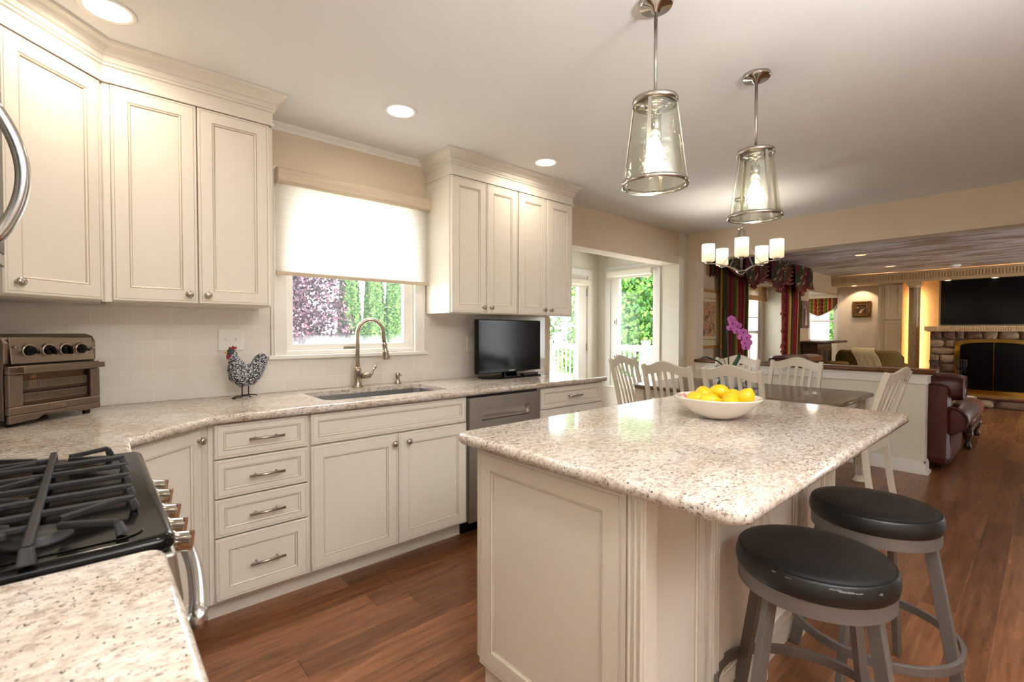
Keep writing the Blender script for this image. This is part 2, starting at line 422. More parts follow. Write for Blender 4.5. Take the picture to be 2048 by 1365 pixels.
        if bevel:
            b = o.modifiers.new('bevel', 'BEVEL'); b.width = bevel; b.segments = 2; b.limit_method = 'ANGLE'; b.angle_limit = radians(40)
        if subsurf:
            s = o.modifiers.new('sub', 'SUBSURF'); s.levels = subsurf; s.render_levels = subsurf
        return o

def tag(o, label, cat, group=None, kind=None):
    o['label'] = label; o['category'] = cat
    if group: o['group'] = group
    if kind: o['kind'] = kind
    return o
def thing(name, label, cat, loc=(0, 0, 0), rz=0, group=None):
    o = bpy.data.objects.new(name, None); COL.objects.link(o); o.empty_display_size = .1
    o.location = loc; o.rotation_euler = (0, 0, rz); return tag(o, label, cat, group)
def struct(name, mb, mats, parent=None, bevel=0):
    o = mb.build(name, mats, parent, bevel)
    if not parent: o['kind'] = 'structure'
    return o
def dup(root, loc=None, rz=None, label=None, group=None):
    r = root.copy(); COL.objects.link(r)
    if loc is not None: r.location = loc
    if rz is not None: r.rotation_euler = (0, 0, rz)
    if label: r['label'] = label
    if group: r['group'] = group
    for ch in list(root.children):
        c = ch.copy(); COL.objects.link(c); c.parent = r
        for g in list(ch.children):
            d = g.copy(); COL.objects.link(d); d.parent = c
    return r
def text(name, body, size, loc, rot, mat, parent, depth=.0004):
    cu = bpy.data.curves.new(name, 'FONT'); cu.body = body; cu.size = size; cu.extrude = depth; cu.align_x = 'CENTER'; cu.align_y = 'CENTER'
    tmp = bpy.data.objects.new(name, cu); COL.objects.link(tmp); bpy.context.view_layer.update()
    me = bpy.data.meshes.new_from_object(tmp); bpy.data.objects.remove(tmp); me.materials.clear(); me.materials.append(M[mat])
    o = bpy.data.objects.new(name, me); COL.objects.link(o); o.location = loc; o.rotation_euler = rot; o.parent = parent; return o
def arc(cx, cy, r, a0, a1, n, plane='xz', k=0):
    out = []
    for i in range(n + 1):
        a = radians(a0 + (a1 - a0) * i / n); p, q = cx + r * cos(a), cy + r * sin(a)
        out.append((p, k, q) if plane == 'xz' else ((p, q, k) if plane == 'xy' else (k, p, q)))
    return out
def rounded(x0, y0, x1, y1, r, n=5):
    """counter-clockwise rounded rectangle"""
    out = []
    for cx, cy, a in ((x1 - r, y0 + r, -90), (x1 - r, y1 - r, 0), (x0 + r, y1 - r, 90), (x0 + r, y0 + r, 180)):
        for i in range(n + 1):
            t = radians(a + 90 * i / n); out.append((cx + r * cos(t), cy + r * sin(t)))
    return out

# ------------------------------------------------------------------ the setting
XL, YW, CEIL, XE, FC = -.56, 2.985, 2.474, 5.55, 2.41
struct('floor', MB().box(-.8, -3.4, -.1, 12.4, 4.4, 0), 'floor')
struct('ceiling', MB().box(-.8, -3.4, CEIL, XE + .2, YW + .2, CEIL + .12), 'ceil')
# family room ceiling: trowelled, brushed plaster
n = N('brushed family room ceiling')
v = n.noise(n.coord('Object', (3.2, .9, 1), (0, 0, .2)), 1.5, 4, .55); v2 = n.noise(n.coord('Object', (14, 3, 1), (0, 0, .2)), 1.2, 3, .6)
n.set(n.ramp(n.mix(.35, v, v2), [(.40, rgb(158, 136, 120)), (.47, rgb(184, 170, 158)), (.53, rgb(210, 208, 208)), (.65, rgb(222, 222, 224))]), .8)
n.bump(v, .35, .02); M['famceil'] = n.m
struct('ceiling_family', MB().box(XE + .2, -3.4, FC, 12.4, YW + .2, FC + .12), 'famceil')
struct('wall_left', MB().box(XL - .2, -3.4, 0, XL, YW + .2, CEIL), 'wall')
wb = MB()
wb.box(XL, YW, 0, .85, YW + .2, CEIL).box(.85, YW, 0, 1.73, YW + .2, 1.15).box(.85, YW, 2.15, 1.73, YW + .2, CEIL).box(1.73, YW, 0, 3.10, YW + .2, CEIL)
wb.box(3.10, YW, 2.084, 5.36, YW + .2, CEIL)
struct('wall_back', wb, 'wall')
struct('backsplash', MB().box(XL, YW - .008, .914, 3.03, YW, 1.125).box(XL, YW - .008, 1.125, .775, YW, 1.43).box(1.80, YW - .008, 1.125, 3.03, YW, 1.43), 'tile')
struct('backsplash', MB().box(XL, -1.6, .914, XL + .008, YW - .008, 1.45), 'tile_y')
struct('trim_1', MB().prism([(YW, 2.436), (YW - .006, 2.436), (YW - .010, 2.448), (YW - .034, 2.466), (YW - .034, CEIL), (YW, CEIL)], .71, 1.82, 'yz'), 'white')
struct('trim_2', MB().box(3.03, YW - .004, .914, 3.10, YW, 2.084), 'wall')
# nook bump-out
wn = MB().box(5.36, YW, 0, 5.75, YW + .2, CEIL)                          # pier beside the opening
wn.box(5.36, YW + .2, 0, 5.50, 3.31, 2.40).box(5.36, 3.31, 0, 5.50, 4.02, .60).box(5.36, 3.31, 2.09, 5.50, 4.02, 2.40).box(5.36, 4.02, 0, 5.50, 4.36, 2.40)
struct('wall_nook_right', wn, 'wall2')
wk = MB().box(2.95, 4.225, 0, 4.20, 4.36, 2.40).box(4.20, 4.225, 2.06, 5.13, 4.36, 2.40).box(5.13, 4.225, 0, 5.36, 4.36, 2.40)
struct('wall_nook_back', wk, 'wall2')
struct('wall_nook_left', MB().box(2.95, YW + .2, 0, 3.10, 4.225, 2.40), 'wall2')
struct('ceiling_nook', MB().box(2.95, YW + .2, 2.36, 5.50, 4.36, 2.46), 'ceil')
# end wall of the eating area: pier, dropped beam, half wall with a wooden cap
struct('wall_right', MB().box(XE, 2.862, 0, XE + .18, YW, 2.135), 'wall')
struct('beam', MB().box(XE, -3.2, 2.135, XE + .18, YW, CEIL), 'wall')
struct('wall_half', MB().box(XE, .715, 0, XE + .15, 2.862, .89), 'wall2')
struct('trim_3', MB().box(XE - .014, .701, .805, XE + .164, 2.862, .893).box(XE - .022, .693, .872, XE + .172, 2.862, .8935), 'white', None, .003)
struct('half_wall_cap', MB().slab([(XE - .05, .645), (XE + .20, .645), (XE + .20, 2.862), (XE - .05, 2.862)], .8935, .936, .014), 'wood_cap')
bb = MB().box(XE - .016, .699, 0, XE, 2.862, .095).box(XE, .699, 0, XE + .15, .715, .095).box(XE - .03, .685, 0, XE + .15, 2.862, .022)
bb.box(XE - .010, .705, .095, XE, 2.862, .115).box(XE - .010, .705, .095, XE + .15, .715, .115)
struct('baseboard_half', bb, 'white')
struct('baseboard_back', MB().box(5.348, YW + .0, 0, 5.36, 4.225, .11).box(5.17, 4.213, 0, 5.36, 4.225, .11), 'white')
# room behind the camera
wf = MB().box(XL, -3.2, 0, 8.8, -3.0, CEIL).box(8.8, -3.2, 2.2, 10.4, -3.0, CEIL).box(8.8, -3.2, 0, 10.4, -3.0, .1).box(10.4, -3.2, 0, 12.1, -3.0, CEIL)
struct('wall_front', wf, 'wall')

def pane(name, mb, parent): return mb.build(name, 'glass', parent)
# sink window
t = thing('window_1', 'white framed sink window below the roller shade', 'window', (1.29, YW, 1.14)); t['kind'] = 'structure'
L = Matrix.Translation((-1.29, -YW, -1.14))
f = MB(L)
f.box(.777, YW - .018, 1.125, .865, YW, 2.22).box(1.715, YW - .018, 1.125, 1.80, YW, 2.22)
f.box(.790, YW - .026, 1.125, .800, YW, 2.22).box(1.777, YW - .026, 1.125, 1.787, YW, 2.22)
f.box(.866, YW - .018, 2.13, 1.714, YW, 2.22)
f.build('casing', 'white', t, .003)
MB(L).box(.762, YW - .034, 1.105, 1.815, YW, 1.128).box(.851, YW - .0005, 1.1285, 1.729, YW + .12, 1.1535).build('sill', 'white', t, .004)
s = MB(L)
s.box(.85, YW + .02, 1.15, .875, YW + .14, 2.15).box(1.705, YW + .02, 1.15, 1.73, YW + .14, 2.15).box(.85, YW + .02, 2.12, 1.73, YW + .14, 2.15)
s.box(.872, YW + .035, 1.142, 1.708, YW + .075, 1.19).box(.872, YW + .035, 1.19, .912, YW + .075, 2.12).box(1.655, YW + .035, 1.19, 1.708, YW + .075, 2.12)
s.build('sash', 'white', t, .003)
MB(L).box(1.22, YW + .022, 1.150, 1.315, YW + .036, 1.172).build('latch', 'nickel', t, .003)
MB(L).box(.905, YW + .053, 1.185, 1.66, YW + .057, 2.12).build('pane', 'glass_fog', t)
# nook window (tall casement in the right return)
t = thing('window_2', 'tall white casement in the nook side return', 'window', (5.36, 3.66, .5)); t['kind'] = 'structure'
L = Matrix.Translation((-5.36, -3.66, -.5))
f = MB(L); X = 5.36
f.box(X - .018, 3.236, .531, X, 3.32, 2.074).box(X - .018, 4.0, .531, X, 4.085, 2.074).box(X - .018, 3.236, 2.075, X, 4.085, 2.147).box(X - .03, 3.22, .505, X, 4.10, .53)
f.build('casing', 'white', t, .003)
s = MB(L)
s.box(X, 3.31, .66, X + .05, 3.345, 2.03).box(X, 3.865, .66, X + .05, 4.02, 2.03).box(X + .001, 3.31, .60, X + .05, 4.02, .66).box(X + .001, 3.31, 2.03, X + .05, 4.02, 2.09)
s.build('sash', 'white', t, .004)
for z in (1.40, .80 + .12): MB(L).box(X - .012, 3.90, z - .04, X, 3.955, z + .04).box(X - .03, 3.92, z - .03, X - .01, 3.935, z + .02).build('latch', 'nickel', t, .003)
pane('pane', MB(L).box(X + .022, 3.34, .65, X + .027, 3.87, 2.04), t)
# glazed door on the nook back wall
t = thing('door_1', 'white glazed door in the nook back wall', 'door', (4.66, 4.225, 0)); t['kind'] = 'structure'
L = Matrix.Translation((-4.66, -4.225, 0)); Y = 4.225
f = MB(L); f.box(5.125, Y - .018, 0, 5.217, Y, 2.029).box(4.11, Y - .018, 0, 4.205, Y, 2.029).box(4.11, Y - .018, 2.03, 5.217, Y, 2.117)
f.build('casing', 'white', t, .003)
d = MB(L); d.box(4.9705, Y + .004, .02, 5.121, Y + .045, 2.035).box(4.21, Y + .004, .02, 4.3295, Y + .045, 2.035).box(4.33, Y + .004, .02, 4.97, Y + .045, .26).box(4.33, Y + .004, 1.90, 4.97, Y + .045, 2.035)
d.box(4.945, Y, .26, 4.97, Y + .05, 1.90).box(4.33, Y, .26, 4.355, Y + .05, 1.90)
d.build('door_panel', 'white', t, .003)
for z in (1.80, 1.05, .25): MB(L).box(5.112, Y - .012, z - .05, 5.130, Y + .004, z + .05).build('hinge', 'nickel', t, .003)
pane('pane', MB(L).box(4.34, Y + .024, .25, 4.96, Y + .029, 1.91), t)

# ------------------------------------------------------------------ kitchen cabinets
RZ = lambda d: Matrix.Rotation(radians(d), 4, 'Z')
TR = Matrix.Translation
CG = ['cream', 'glaze']
def knob(door, x, y, z, T=None, mt='nickel'):
    P = [(.007, 0), (.0055, .010), (.008, .014), (.0150, .018), (.0168, .023), (.0145, .028), (.008, .031), (.001, .032)]
    mb = MB(T)
    rows = [[(x + r * cos(2 * pi * k / 14), y - d, z + r * sin(2 * pi * k / 14)) for k in range(14)] for r, d in P]
    mb.grid(rows, 0, True, None, True); return mb.build('knob', mt, door)
def pull(dr, x, y, z, ln=.145, T=None):
    mb = MB(T); mb.tube([(x - ln / 2, y - .03, z), (x + ln / 2, y - .03, z)], .006, 10)
    for s in (-1, 1): mb.tube([(x + s * ln * .30, y + .004, z), (x + s * ln * .30, y - .03, z)], .0045, 8)
    return mb.build('pull', 'nickel', dr)
def front(name, th, x, z, wd, ht, y=0.0, fw=.058, T=None):
    return MB(T).panel(x, z, wd, ht, y, fw).build(name, CG, th)

# base run on the window wall; things sit at their left front corner, local -y is outward
YD = 2.335
def base(name, label, x0, x1, toe=True, hollow=False):
    t = thing(name, label, 'cabinet', (x0, YD, 0))
    wd = x1 - x0
    if hollow:
        mb = MB(); mb.box(0, .021, .095, .018, .638, .878).box(wd - .018, .021, .095, wd, .638, .878).box(.018, .021, .095, wd - .018, .04, .878).box(.018, .62, .095, wd - .018, .638, .878).box(.018, .04, .095, wd - .018, .62, .113); mb.build('body', 'cream', t)
    else: MB().box(0, .021, .095, wd, YW - YD - .012, .878).build('body', 'cream', t)
    if toe: MB().box(0, .09, 0, wd, .11, .095).build('toe_kick', 'cream', t)
    return t
t = base('base_cabinet', 'cream four drawer base cabinet left of the sink doors', .366, .776)
for z0, z1, fw in ((.722, .872, .034), (.551, .716, .034), (.383, .545, .034), (.108, .377, .05)):
    d = front('drawer', t, .019, z0, .384, z1 - z0, 0, fw)
    pull(d, .219, 0, (z0 + z1) / 2)
t = base('base_cabinet', 'cream sink base cabinet with a false front over two doors', .776, 1.712, True, True)
front('false_front', t, .007, .722, .918, .150, 0, .034)
d = front('door', t, .007, .108, .462, .606); knob(d, .442, 0, .665)
d = front('door', t, .472, .108, .455, .606); knob(d, .527, 0, .665)
t = base('base_cabinet', 'cream end base cabinet under the television, drawer over two doors', 2.322, 3.03)
d = front('drawer', t, .018, .722, .682, .150, 0, .034); pull(d, .359, 0, .797)
d = front('door', t, .018, .108, .338, .606); knob(d, .326, 0, .665)
d = front('door', t, .359, .108, .341, .606); knob(d, .389, 0, .665)
# dishwasher
t = thing('dishwasher', 'stainless steel dishwasher between two cream cabinets', 'dishwasher', (1.716, YD, 0))
MB().box(.004, .05, .10, .598, .6, .872).box(.004, .02, .855, .598, .1, .872).build('body', 'black', t)
mb = MB(); mb.box(.0, -.012, .095, .096, .03, .862).box(.504, -.012, .095, .600, .03, .862).box(.096, -.012, .785, .504, .03, .862).box(.096, -.012, .095, .504, .03, .715).box(.096, .012, .715, .504, .03, .785)
mb.build('door', 'steel', t)
rows = [[(.096 + .408 * j / 12, -.010 + .022 * cos(pi / 2 * i / 6), .786 - .070 * sin(pi / 2 * i / 6)) for j in range(13)] for i in range(7)]
MB().grid(rows).build('recessed_handle', 'steel_bright', t)
MB().box(0, .08, 0, .6, .1, .095).build('toe_kick', 'gloss_black', t)
# corner base cabinet on the diagonal (45 degrees)
t = thing('base_cabinet', 'cream angled corner base cabinet beside the range', 'cabinet', (.215, 2.20, 0), radians(45))
mb = MB(); mb.prism([(-.215, .021), (.19, .021), (.265, .10), (.265, .14), (.2, .58), (-.2, .58), (-.3, .14), (-.3, .10)], .095, .878, 'xy'); mb.build('body', 'cream', t)
MB().box(-.32, .105, 0, .30, .125, .095).build('toe_kick', 'cream', t)
MB().box(.187, .008, .095, .222, .06, .878).build('filler_strip', 'cream', t)
d = front('door', t, -.20, .108, .385, .764, 0); knob(d, .155, 0, .818)
# left run: filler beyond the range and the near cabinet under the front counter
t = thing('base_cabinet', 'cream base cabinet under the near countertop', 'cabinet', (.05, -1.5, 0), radians(90))
MB().box(0, .021, .095, 2.478, .60, .878).build('body', 'cream', t); MB().box(0, .09, 0, 2.478, .11, .095).build('toe_kick', 'cream', t)
for k in range(4):
    d = front('door', t, .01 + k * .616, .108, .606, .764); knob(d, .06 + k * .616 + (.5 if k % 2 == 0 else 0), 0, .80)
t = thing('base_cabinet', 'narrow cream filler cabinet beyond the range', 'cabinet', (.05, 1.768, 0), radians(90))
MB().box(0, .0, .095, .235, .58, .878).build('body', 'cream', t)

# upper cabinets
def upper(name, label, loc, rz, wd, depth, zb=1.395, zt=2.32, body=True):
    t = thing(name, label, 'cabinet', (loc[0], loc[1], zb), rz)
    if body: MB().box(0, .021, 0, wd, depth, zt - zb).build('body', 'cream', t)
    return t
UH = 2.318 - 1.395
t = upper('wall_cabinet', 'cream two door upper cabinet left of the sink window', (.052, 2.65), 0, .660, .335)
MB().box(-.006, .006, 0, .0185, .03, UH).build('stile', 'cream', t)
d = front('door', t, .020, .005, .308, UH - .006); knob(d, .292, 0, .045)
d = front('door', t, .332, .005, .308, UH - .006); knob(d, .366, 0, .045)
t = upper('wall_cabinet', 'cream angled corner upper cabinet above the toaster oven', (-.09, 2.515), radians(45), .4, .3, body=False)
MB().prism([(-.198, .021), (.198, .021), (.4, .223), (.0, .62), (-.4, .223)], 0, UH + .004, 'xy').box(.188, .008, 0, .204, .03, UH + .004).build('body', 'cream', t)
d = front('door', t, -.186, .005, .372, UH - .006); knob(d, -.148, 0, .05)
t = upper('wall_cabinet', 'narrow cream upper cabinet beside the microwave', (-.23, 1.756), radians(90), .615, .33)
d = front('door', t, .01, .005, .595, UH - .006); knob(d, .06, 0, .05)
t = upper('wall_cabinet', 'short cream cabinet above the microwave', (-.23, .99), radians(90), .762, .33, 1.872)
for k in range(2): d = front('door', t, .006 + k * .378, .005, .372, .435); knob(d, .33 + k * .1, 0, .05)
t = upper('wall_cabinet', 'cream two door upper cabinet right of the sink window', (1.805, 2.65), 0, .608, .335)
d = front('door', t, .006, .003, .298, UH - .004); knob(d, .270, 0, .045)
d = front('door', t, .308, .003, .294, UH - .004); knob(d, .338, 0, .045)
MB(TR((-.001, .33, 0)) @ RZ(-90)).panel(.006, .003, .30, UH - .004, .0, .058, .004).build('end_panel', CG, t)
t = upper('wall_cabinet', 'cream two door upper cabinet above the television', (2.414, 2.65), 0, .612, .335)
d = front('door', t, .004, .003, .300, UH - .004); knob(d, .268, 0, .045)
d = front('door', t, .308, .003, .298, UH - .004); knob(d, .342, 0, .045)

CROWN = [(0, 2.3185), (.012, 2.3185), (.012, 2.328), (.004, 2.332), (.004, 2.386), (.012, 2.389), (.012, 2.399), (.018, 2.402), (.018, 2.424), (.026, 2.428), (.033, 2.440), (.048, 2.456), (.061, 2.461), (.070, 2.462), (.070, 2.4735), (0, 2.4735)]
def sweep(path, prof):
    mb = MB(); n = len(path); rows = []
    for i in range(n):
        ds = []
        if i > 0: ds.append((Vector(path[i]) - Vector(path[i - 1])).normalized())
        if i < n - 1: ds.append((Vector(path[i + 1]) - Vector(path[i])).normalized())
        nn = [Vector((d.y, -d.x)) for d in ds]; mv = nn[0]
        if len(nn) == 2: mv = nn[0] + nn[1]; mv = mv / mv.dot(nn[0])
        rows.append([(path[i][0] + mv.x * o, path[i][1] + mv.y * o, z) for o, z in prof])
    mb.grid(rows, 0, False, None, True); mb.f.append(tuple(range(len(prof)))); mb.mi.append(0); mb.sm.append(False)
    k = (n - 1) * len(prof); mb.f.append(tuple(reversed(range(k, k + len(prof))))); mb.mi.append(0); mb.sm.append(False)
    return mb
o = sweep([(-.236, .985), (-.236, 2.378), (.046, 2.656), (.706, 2.656), (.706, 2.984)], CROWN).build('crown_moulding', 'cream', None, 0, (0, 2.6, 2.32))
tag(o, 'stepped cream crown moulding over the left upper cabinets', 'crown moulding')
o = sweep([(1.809, 2.984), (1.809, 2.656), (3.022, 2.656), (3.022, 2.984)], CROWN).build('crown_moulding', 'cream', None, 0, (2.4, 2.7, 2.32))
tag(o, 'stepped cream crown moulding over the upper cabinets right of the window', 'crown moulding')

# countertops
hole = list(reversed([(.935, 2.445), (1.62, 2.445), (1.655, 2.48), (1.655, 2.795), (1.62, 2.83), (.935, 2.83), (.90, 2.795), (.90, 2.48)]))
out = [(XL + .01, 1.756), (.088, 1.756), (.092, 2.018), (.100, 2.034), (.370, 2.296), (.388, 2.303), (3.045, 2.303), (3.055, 2.313), (3.055, YW - .009), (XL + .01, YW - .009)]
o = MB().slab(out, .8785, .914, .014, 5, 0, hole).build('countertop', 'granite'); tag(o, 'long speckled granite countertop along the window wall with the sink cut out', 'countertop')
o = MB().slab(rounded(XL + .01, -1.5, .090, .984, .03), .8785, .914, .014).build('countertop', 'granite'); tag(o, 'near granite countertop in front of the range', 'countertop')
# sink
t = thing('sink', 'stainless steel undermount sink below the faucet', 'sink', (1.275, 2.66, .878))
h2 = [(x - 1.275, y - 2.66) for x, y in reversed(hole)]
rows = [[(x * k, y * k, z) for x, y in h2] for k, z in ((.999, -.004), (.999, .0105), (.990, .0105), (.988, -.01), (.98, -.18), (.92, -.2), (.2, -.206))]
mb = MB().grid(rows, 0, False, None, True); mb.f.append(tuple(range(len(mb.v) - 8, len(mb.v)))); mb.mi.append(0); mb.sm.append(False); mb.build('basin', 'steel_sink', t)
MB().lathe([(.045, -.2), (.045, -.196), (.03, -.198), (.001, -.199)], (0, .05, 0), 20).build('drain', 'chrome', t)
# faucet
t = thing('faucet', 'tall brushed nickel gooseneck faucet in front of the window', 'faucet', (1.262, 2.898, .914), radians(-14))
MB().lathe([(.033, 0), (.033, .006), (.026, .014), (.024, .03), (.0225, .035), (.0225, .10), (.025, .104), (.025, .112), (.021, .118), (.019, .128), (.014, .132), (.001, .133)], seg=22).build('body', 'bronze_nickel', t)
path = [(0, 0, .12), (0, 0, .30)] + [(.082 - .082 * cos(a), 0, .335 + .095 * sin(a)) for a in [pi * k / 16 for k in range(0, 15)]]
path += [(.166, 0, .285)]
MB().tube(path, .0125, 14).build('spout', 'bronze_nickel', t)
MB(TR((.1665, 0, .283)) @ Matrix.Rotation(radians(172), 4, 'Y')).lathe([(.010, -.01), (.013, .0), (.017, .012), (.0165, .016), (.015, .02), (.017, .055), (.0205, .06), (.019, .066), (.022, .09), (.024, .105), (.022, .110), (.001, .111)], seg=18).build('spray_head', 'bronze_nickel', t)
mb = MB(); mb.lathe([(.018, .02), (.018, .052), (.021, .056), (.021, .062), (.015, .070), (.013, .082), (.001, .084)], (0, 0, .072), 16, 0, 'x')
mb.tube([(.075, 0, .072), (.088, 0, .082), (.098, 0, .105), (.108, 0, .125)], [.008, .008, .006, .009], 10); mb.ball((.109, 0, .127), .010)
mb.build('lever', 'bronze_nickel', t)
t = thing('soap_dispenser', 'short nickel soap dispenser right of the faucet', 'soap dispenser', (1.558, 2.93, .914))
MB().lathe([(.024, 0), (.023, .005), (.014, .022), (.012, .035), (.014, .038), (.0155, .045), (.0155, .070), (.013, .074), (.001, .075)], seg=18).build('base', 'bronze_nickel', t)
MB().tube([(0, 0, .062), (.006, -.03, .062), (.007, -.044, .056)], .005, 8).build('spout', 'bronze_nickel', t)
# wall plates
t = thing('switch_plate', 'white double switch plate on the tile behind the rooster', 'switch', (.575, YW - .009, 1.222))
MB().box(-.062, -.006, -.058, .062, 0, .058).build('plate', 'white', t, .003)
for x in (-.023, .023): MB().box(x - .005, -.014, -.004, x + .005, -.006, .012).build('toggle', 'white', t, .002)
t = thing('outlet_plate', 'white outlet plate on the tile left of the television', 'outlet', (2.205, YW - .009, 1.17))
MB().box(-.036, -.006, -.06, .036, 0, .06).build('plate', 'white', t, .003)
for z in (-.022, .022): MB().box(-.012, -.009, z - .014, .012, -.006, z + .014).build('socket', 'white', t, .002)
# roller shade
n = N('translucent woven shade'); c = n.coord('Object', (3, 3, 260)); v = n.noise(c, 1.0, 3)
dif = n.n('BsdfDiffuse'); tl = n.n('BsdfTranslucent'); col = n.ramp(v, [(.3, rgb(232, 228, 222)), (.7, rgb(250, 248, 246))])
n.l(col, dif.inputs[0]); n.l(col, tl.inputs[0]); mx = n.n('MixShader'); mx.inputs[0].default_value = .8
n.l(dif.outputs[0], mx.inputs[1]); n.l(tl.outputs[0], mx.inputs[2]); n.l(mx.outputs[0], n.out.inputs[0]); M['shade'] = n.m
n = N('beige woven shade fabric'); v = n.noise(n.coord('Object', (4, 4, 300)), 1.0, 3); n.set(n.ramp(v, [(.3, rgb(196, 178, 156)), (.7, rgb(214, 199, 178))]), .85); M['shade_fabric'] = n.m
t = thing('roller_shade', 'beige roller shade half lowered over the sink window', 'roller shade', (.80, 2.965, 2.205))
prof = [(0, 0), (-.055, 0), (-.07, -.012), (-.074, -.045), (-.07, -.078), (-.055, -.088), (0, -.088)]
MB().prism(prof, .0, 1.012, 'yz', 0, False).build('cassette', 'shade_fabric', t, .004)
MB().box(.002, -.03, -.60, 1.0, -.0285, -.06).build('fabric', 'shade', t)
MB().prism(rounded(-.038, -.612, -.022, -.588, .007, 3), .0, 1.002, 'yz').build('hem_bar', 'shade_fabric', t)
ring = [(.0, -.022, -.60)] + [(-.006, -.022, -.70), (-.012, -.022, -.80)] + [(-.052 + .042 * cos(a), -.022, -.86 - .045 * sin(a)) for a in [pi * k / 10 for k in range(11)]] + [(-.094, -.022, -.80), (-.090, -.022, -.70)]
MB().tube(ring, .0016, 6).build('bead_chain', 'white', t)

# ------------------------------------------------------------------ range, microwave and things on the counter
t = thing('range', 'gas range with black cooktop and steel front knobs', 'range', (.05, .990, 0), radians(90))
# local x runs along +Y (0..0.76), local -y points into the room
MB().box(.0, .02, .02, .762, .60, .895).build('body', 'black', t)
mb = MB(); mb.slab(rounded(-.002, -.057, .764, .60, .028), .893, .925, .016, 5)
mb.build('cooktop_rim', 'gloss_black', t)
mb = MB(); mb.slab(rounded(.03, -.015, .732, .56, .03), .9255, .9275, .002, 2); mb.build('cooktop_well', 'gloss_black', t)
mb = MB(); mb.prism([(-.056, .893), (-.066, .80), (-.050, .785), (.02, .785), (.02, .893)], 0.0, .762, 'yz'); mb.build('control_panel', 'steel', t, .006)
kx = [.16, .25, .36, .50, .60]
for x in kx:
    k = MB(TR((x, -.060, .852)) @ Matrix.Rotation(radians(8), 4, 'X'))
    rows = [[(r * cos(2 * pi * i / 20), -d, r * sin(2 * pi * i / 20)) for i in range(20)] for r, d in ((.020, -.005), (.024, .002), (.024, .006), (.0205, .009), (.0195, .031), (.017, .035), (.001, .036))]
    k.grid(rows, 0, True, None, True); k.box(-.004, -.042, -.019, .004, -.030, .019)
    k.build('knob', 'chrome', t)
mb = MB(); mb.box(.012, -.055, .25, .75, .02, .775); mb.build('oven_door', 'steel', t, .006)
MB().box(.12, -.058, .36, .64, -.054, .62).build('oven_window', 'screen', t)
mb = MB(); hp = [(.045 + .672 * k / 14, -.092 - .030 * sin(pi * k / 14), .735) for k in range(15)]
mb.tube(hp, .0155, 14); mb.tube([(.06, -.05, .735), (.06, -.10, .735)], .012, 10); mb.tube([(.70, -.05, .735), (.70, -.10, .735)], .012, 10)
mb.build('oven_handle', 'steel_bright', t)
MB().box(.012, -.05, .06, .75, .02, .235).build('drawer_front', 'steel', t, .006)
for bx, by, r in ((.11, .12, .036), (.11, .42, .034), (.368, .268, .046), (.652, .12, .034), (.652, .42, .038)):
    MB().lathe([(r * 1.25, .9275), (r * 1.2, .934), (r * .9, .936), (r * .9, .940), (r * .82, .9425), (.001, .943)], (bx, by, 0), 24, 0).build('burner', 'iron', t)
ZG = .951
def gbar(mb, a, b, wdt=.010): mb.bar(a, b, wdt, .012)
# three cast iron grates; local y of the front end about -0.015
BARS = ((.178,), (.268, .368, .474), (.566,))
for gi, (x0, x1) in enumerate(((.035, .222), (.226, .520), (.524, .727))):
    mb = MB()
    for x in BARS[gi]:
        gbar(mb, (x, -.010, ZG), (x, .545, ZG)); mb.bar((x, -.004, ZG - .001), (x, -.011, .929), .012, .016, (1, 0, 0), 0, .014, .022); mb.bar((x, .54, ZG), (x, .555, .930), .012, .014, (1, 0, 0))
    if gi == 1:
        for y in (.235, .30): gbar(mb, (.268, y, ZG - .001), (.474, y, ZG - .001), .009)
        for s_ in (-1, 1):
            for u_ in (-1, 1): gbar(mb, (.368 + s_ * .03, .268 + u_ * .05, ZG), (.368 + s_ * .085, .268 + u_ * .125, ZG), .009)
    else:
        xm = .11 if gi == 0 else .645; far = .050 if gi == 0 else .705
        for y in (.125, .42):
            gbar(mb, (xm - .02, y, ZG), (BARS[gi][0], y, ZG))
            for sx, sy in ((-1, -1), (1, -1), (1, 1), (-1, 1)):
                tip = (xm + sx * .065, y + sy * .105)
                gbar(mb, (xm + sx * .018, y + sy * .03, ZG - .001), (tip[0], tip[1], ZG), .010)
                if (sx < 0) == (gi == 0): mb.bar((tip[0], tip[1], ZG), (tip[0] + sx * .006, tip[1] + sy * .006, .930), .011, .013, (1, 0, 0), 0, .018, .018)
        gbar(mb, (xm, .125, ZG - .001), (xm, .42, ZG - .001), .009)
    mb.build('grate', 'iron', t, .003)
mb = MB(); mb.bar((.0, .125, ZG + .003), (.70, .125, ZG + .003), .013, .014); mb.bar((.0, .125, ZG + .004), (-.004, .125, .930), .014, .016, (0, 1, 0), 0, .022, .022); mb.bar((.70, .125, ZG), (.712, .125, .93), .013, .014, (0, 1, 0))
mb.build('grate_bar', 'iron', t, .003)

t = thing('microwave', 'steel over the range microwave with a bowed handle', 'microwave', (-.16, .990, 1.432), radians(90))
MB().box(.0, .012, 0, .758, .40, .435).build('body', 'black', t, .004)
MB().box(.0, 0, .03, .565, .02, .433).box(.0, .0, 0, .758, .02, .028).build('door', 'steel', t, .003)
MB().box(.05, -.003, .08, .50, .004, .39).build('door_window', 'screen', t)
MB().box(.57, 0, .03, .758, .02, .433).build('keypad', 'black', t, .003)
hp = [(.552, .002 - .052 * sin(pi * k / 16) ** .8, .035 + .31 * k / 16) for k in range(17)]
MB().tube(hp, .0135, 14).build('handle', 'steel_bright', t)

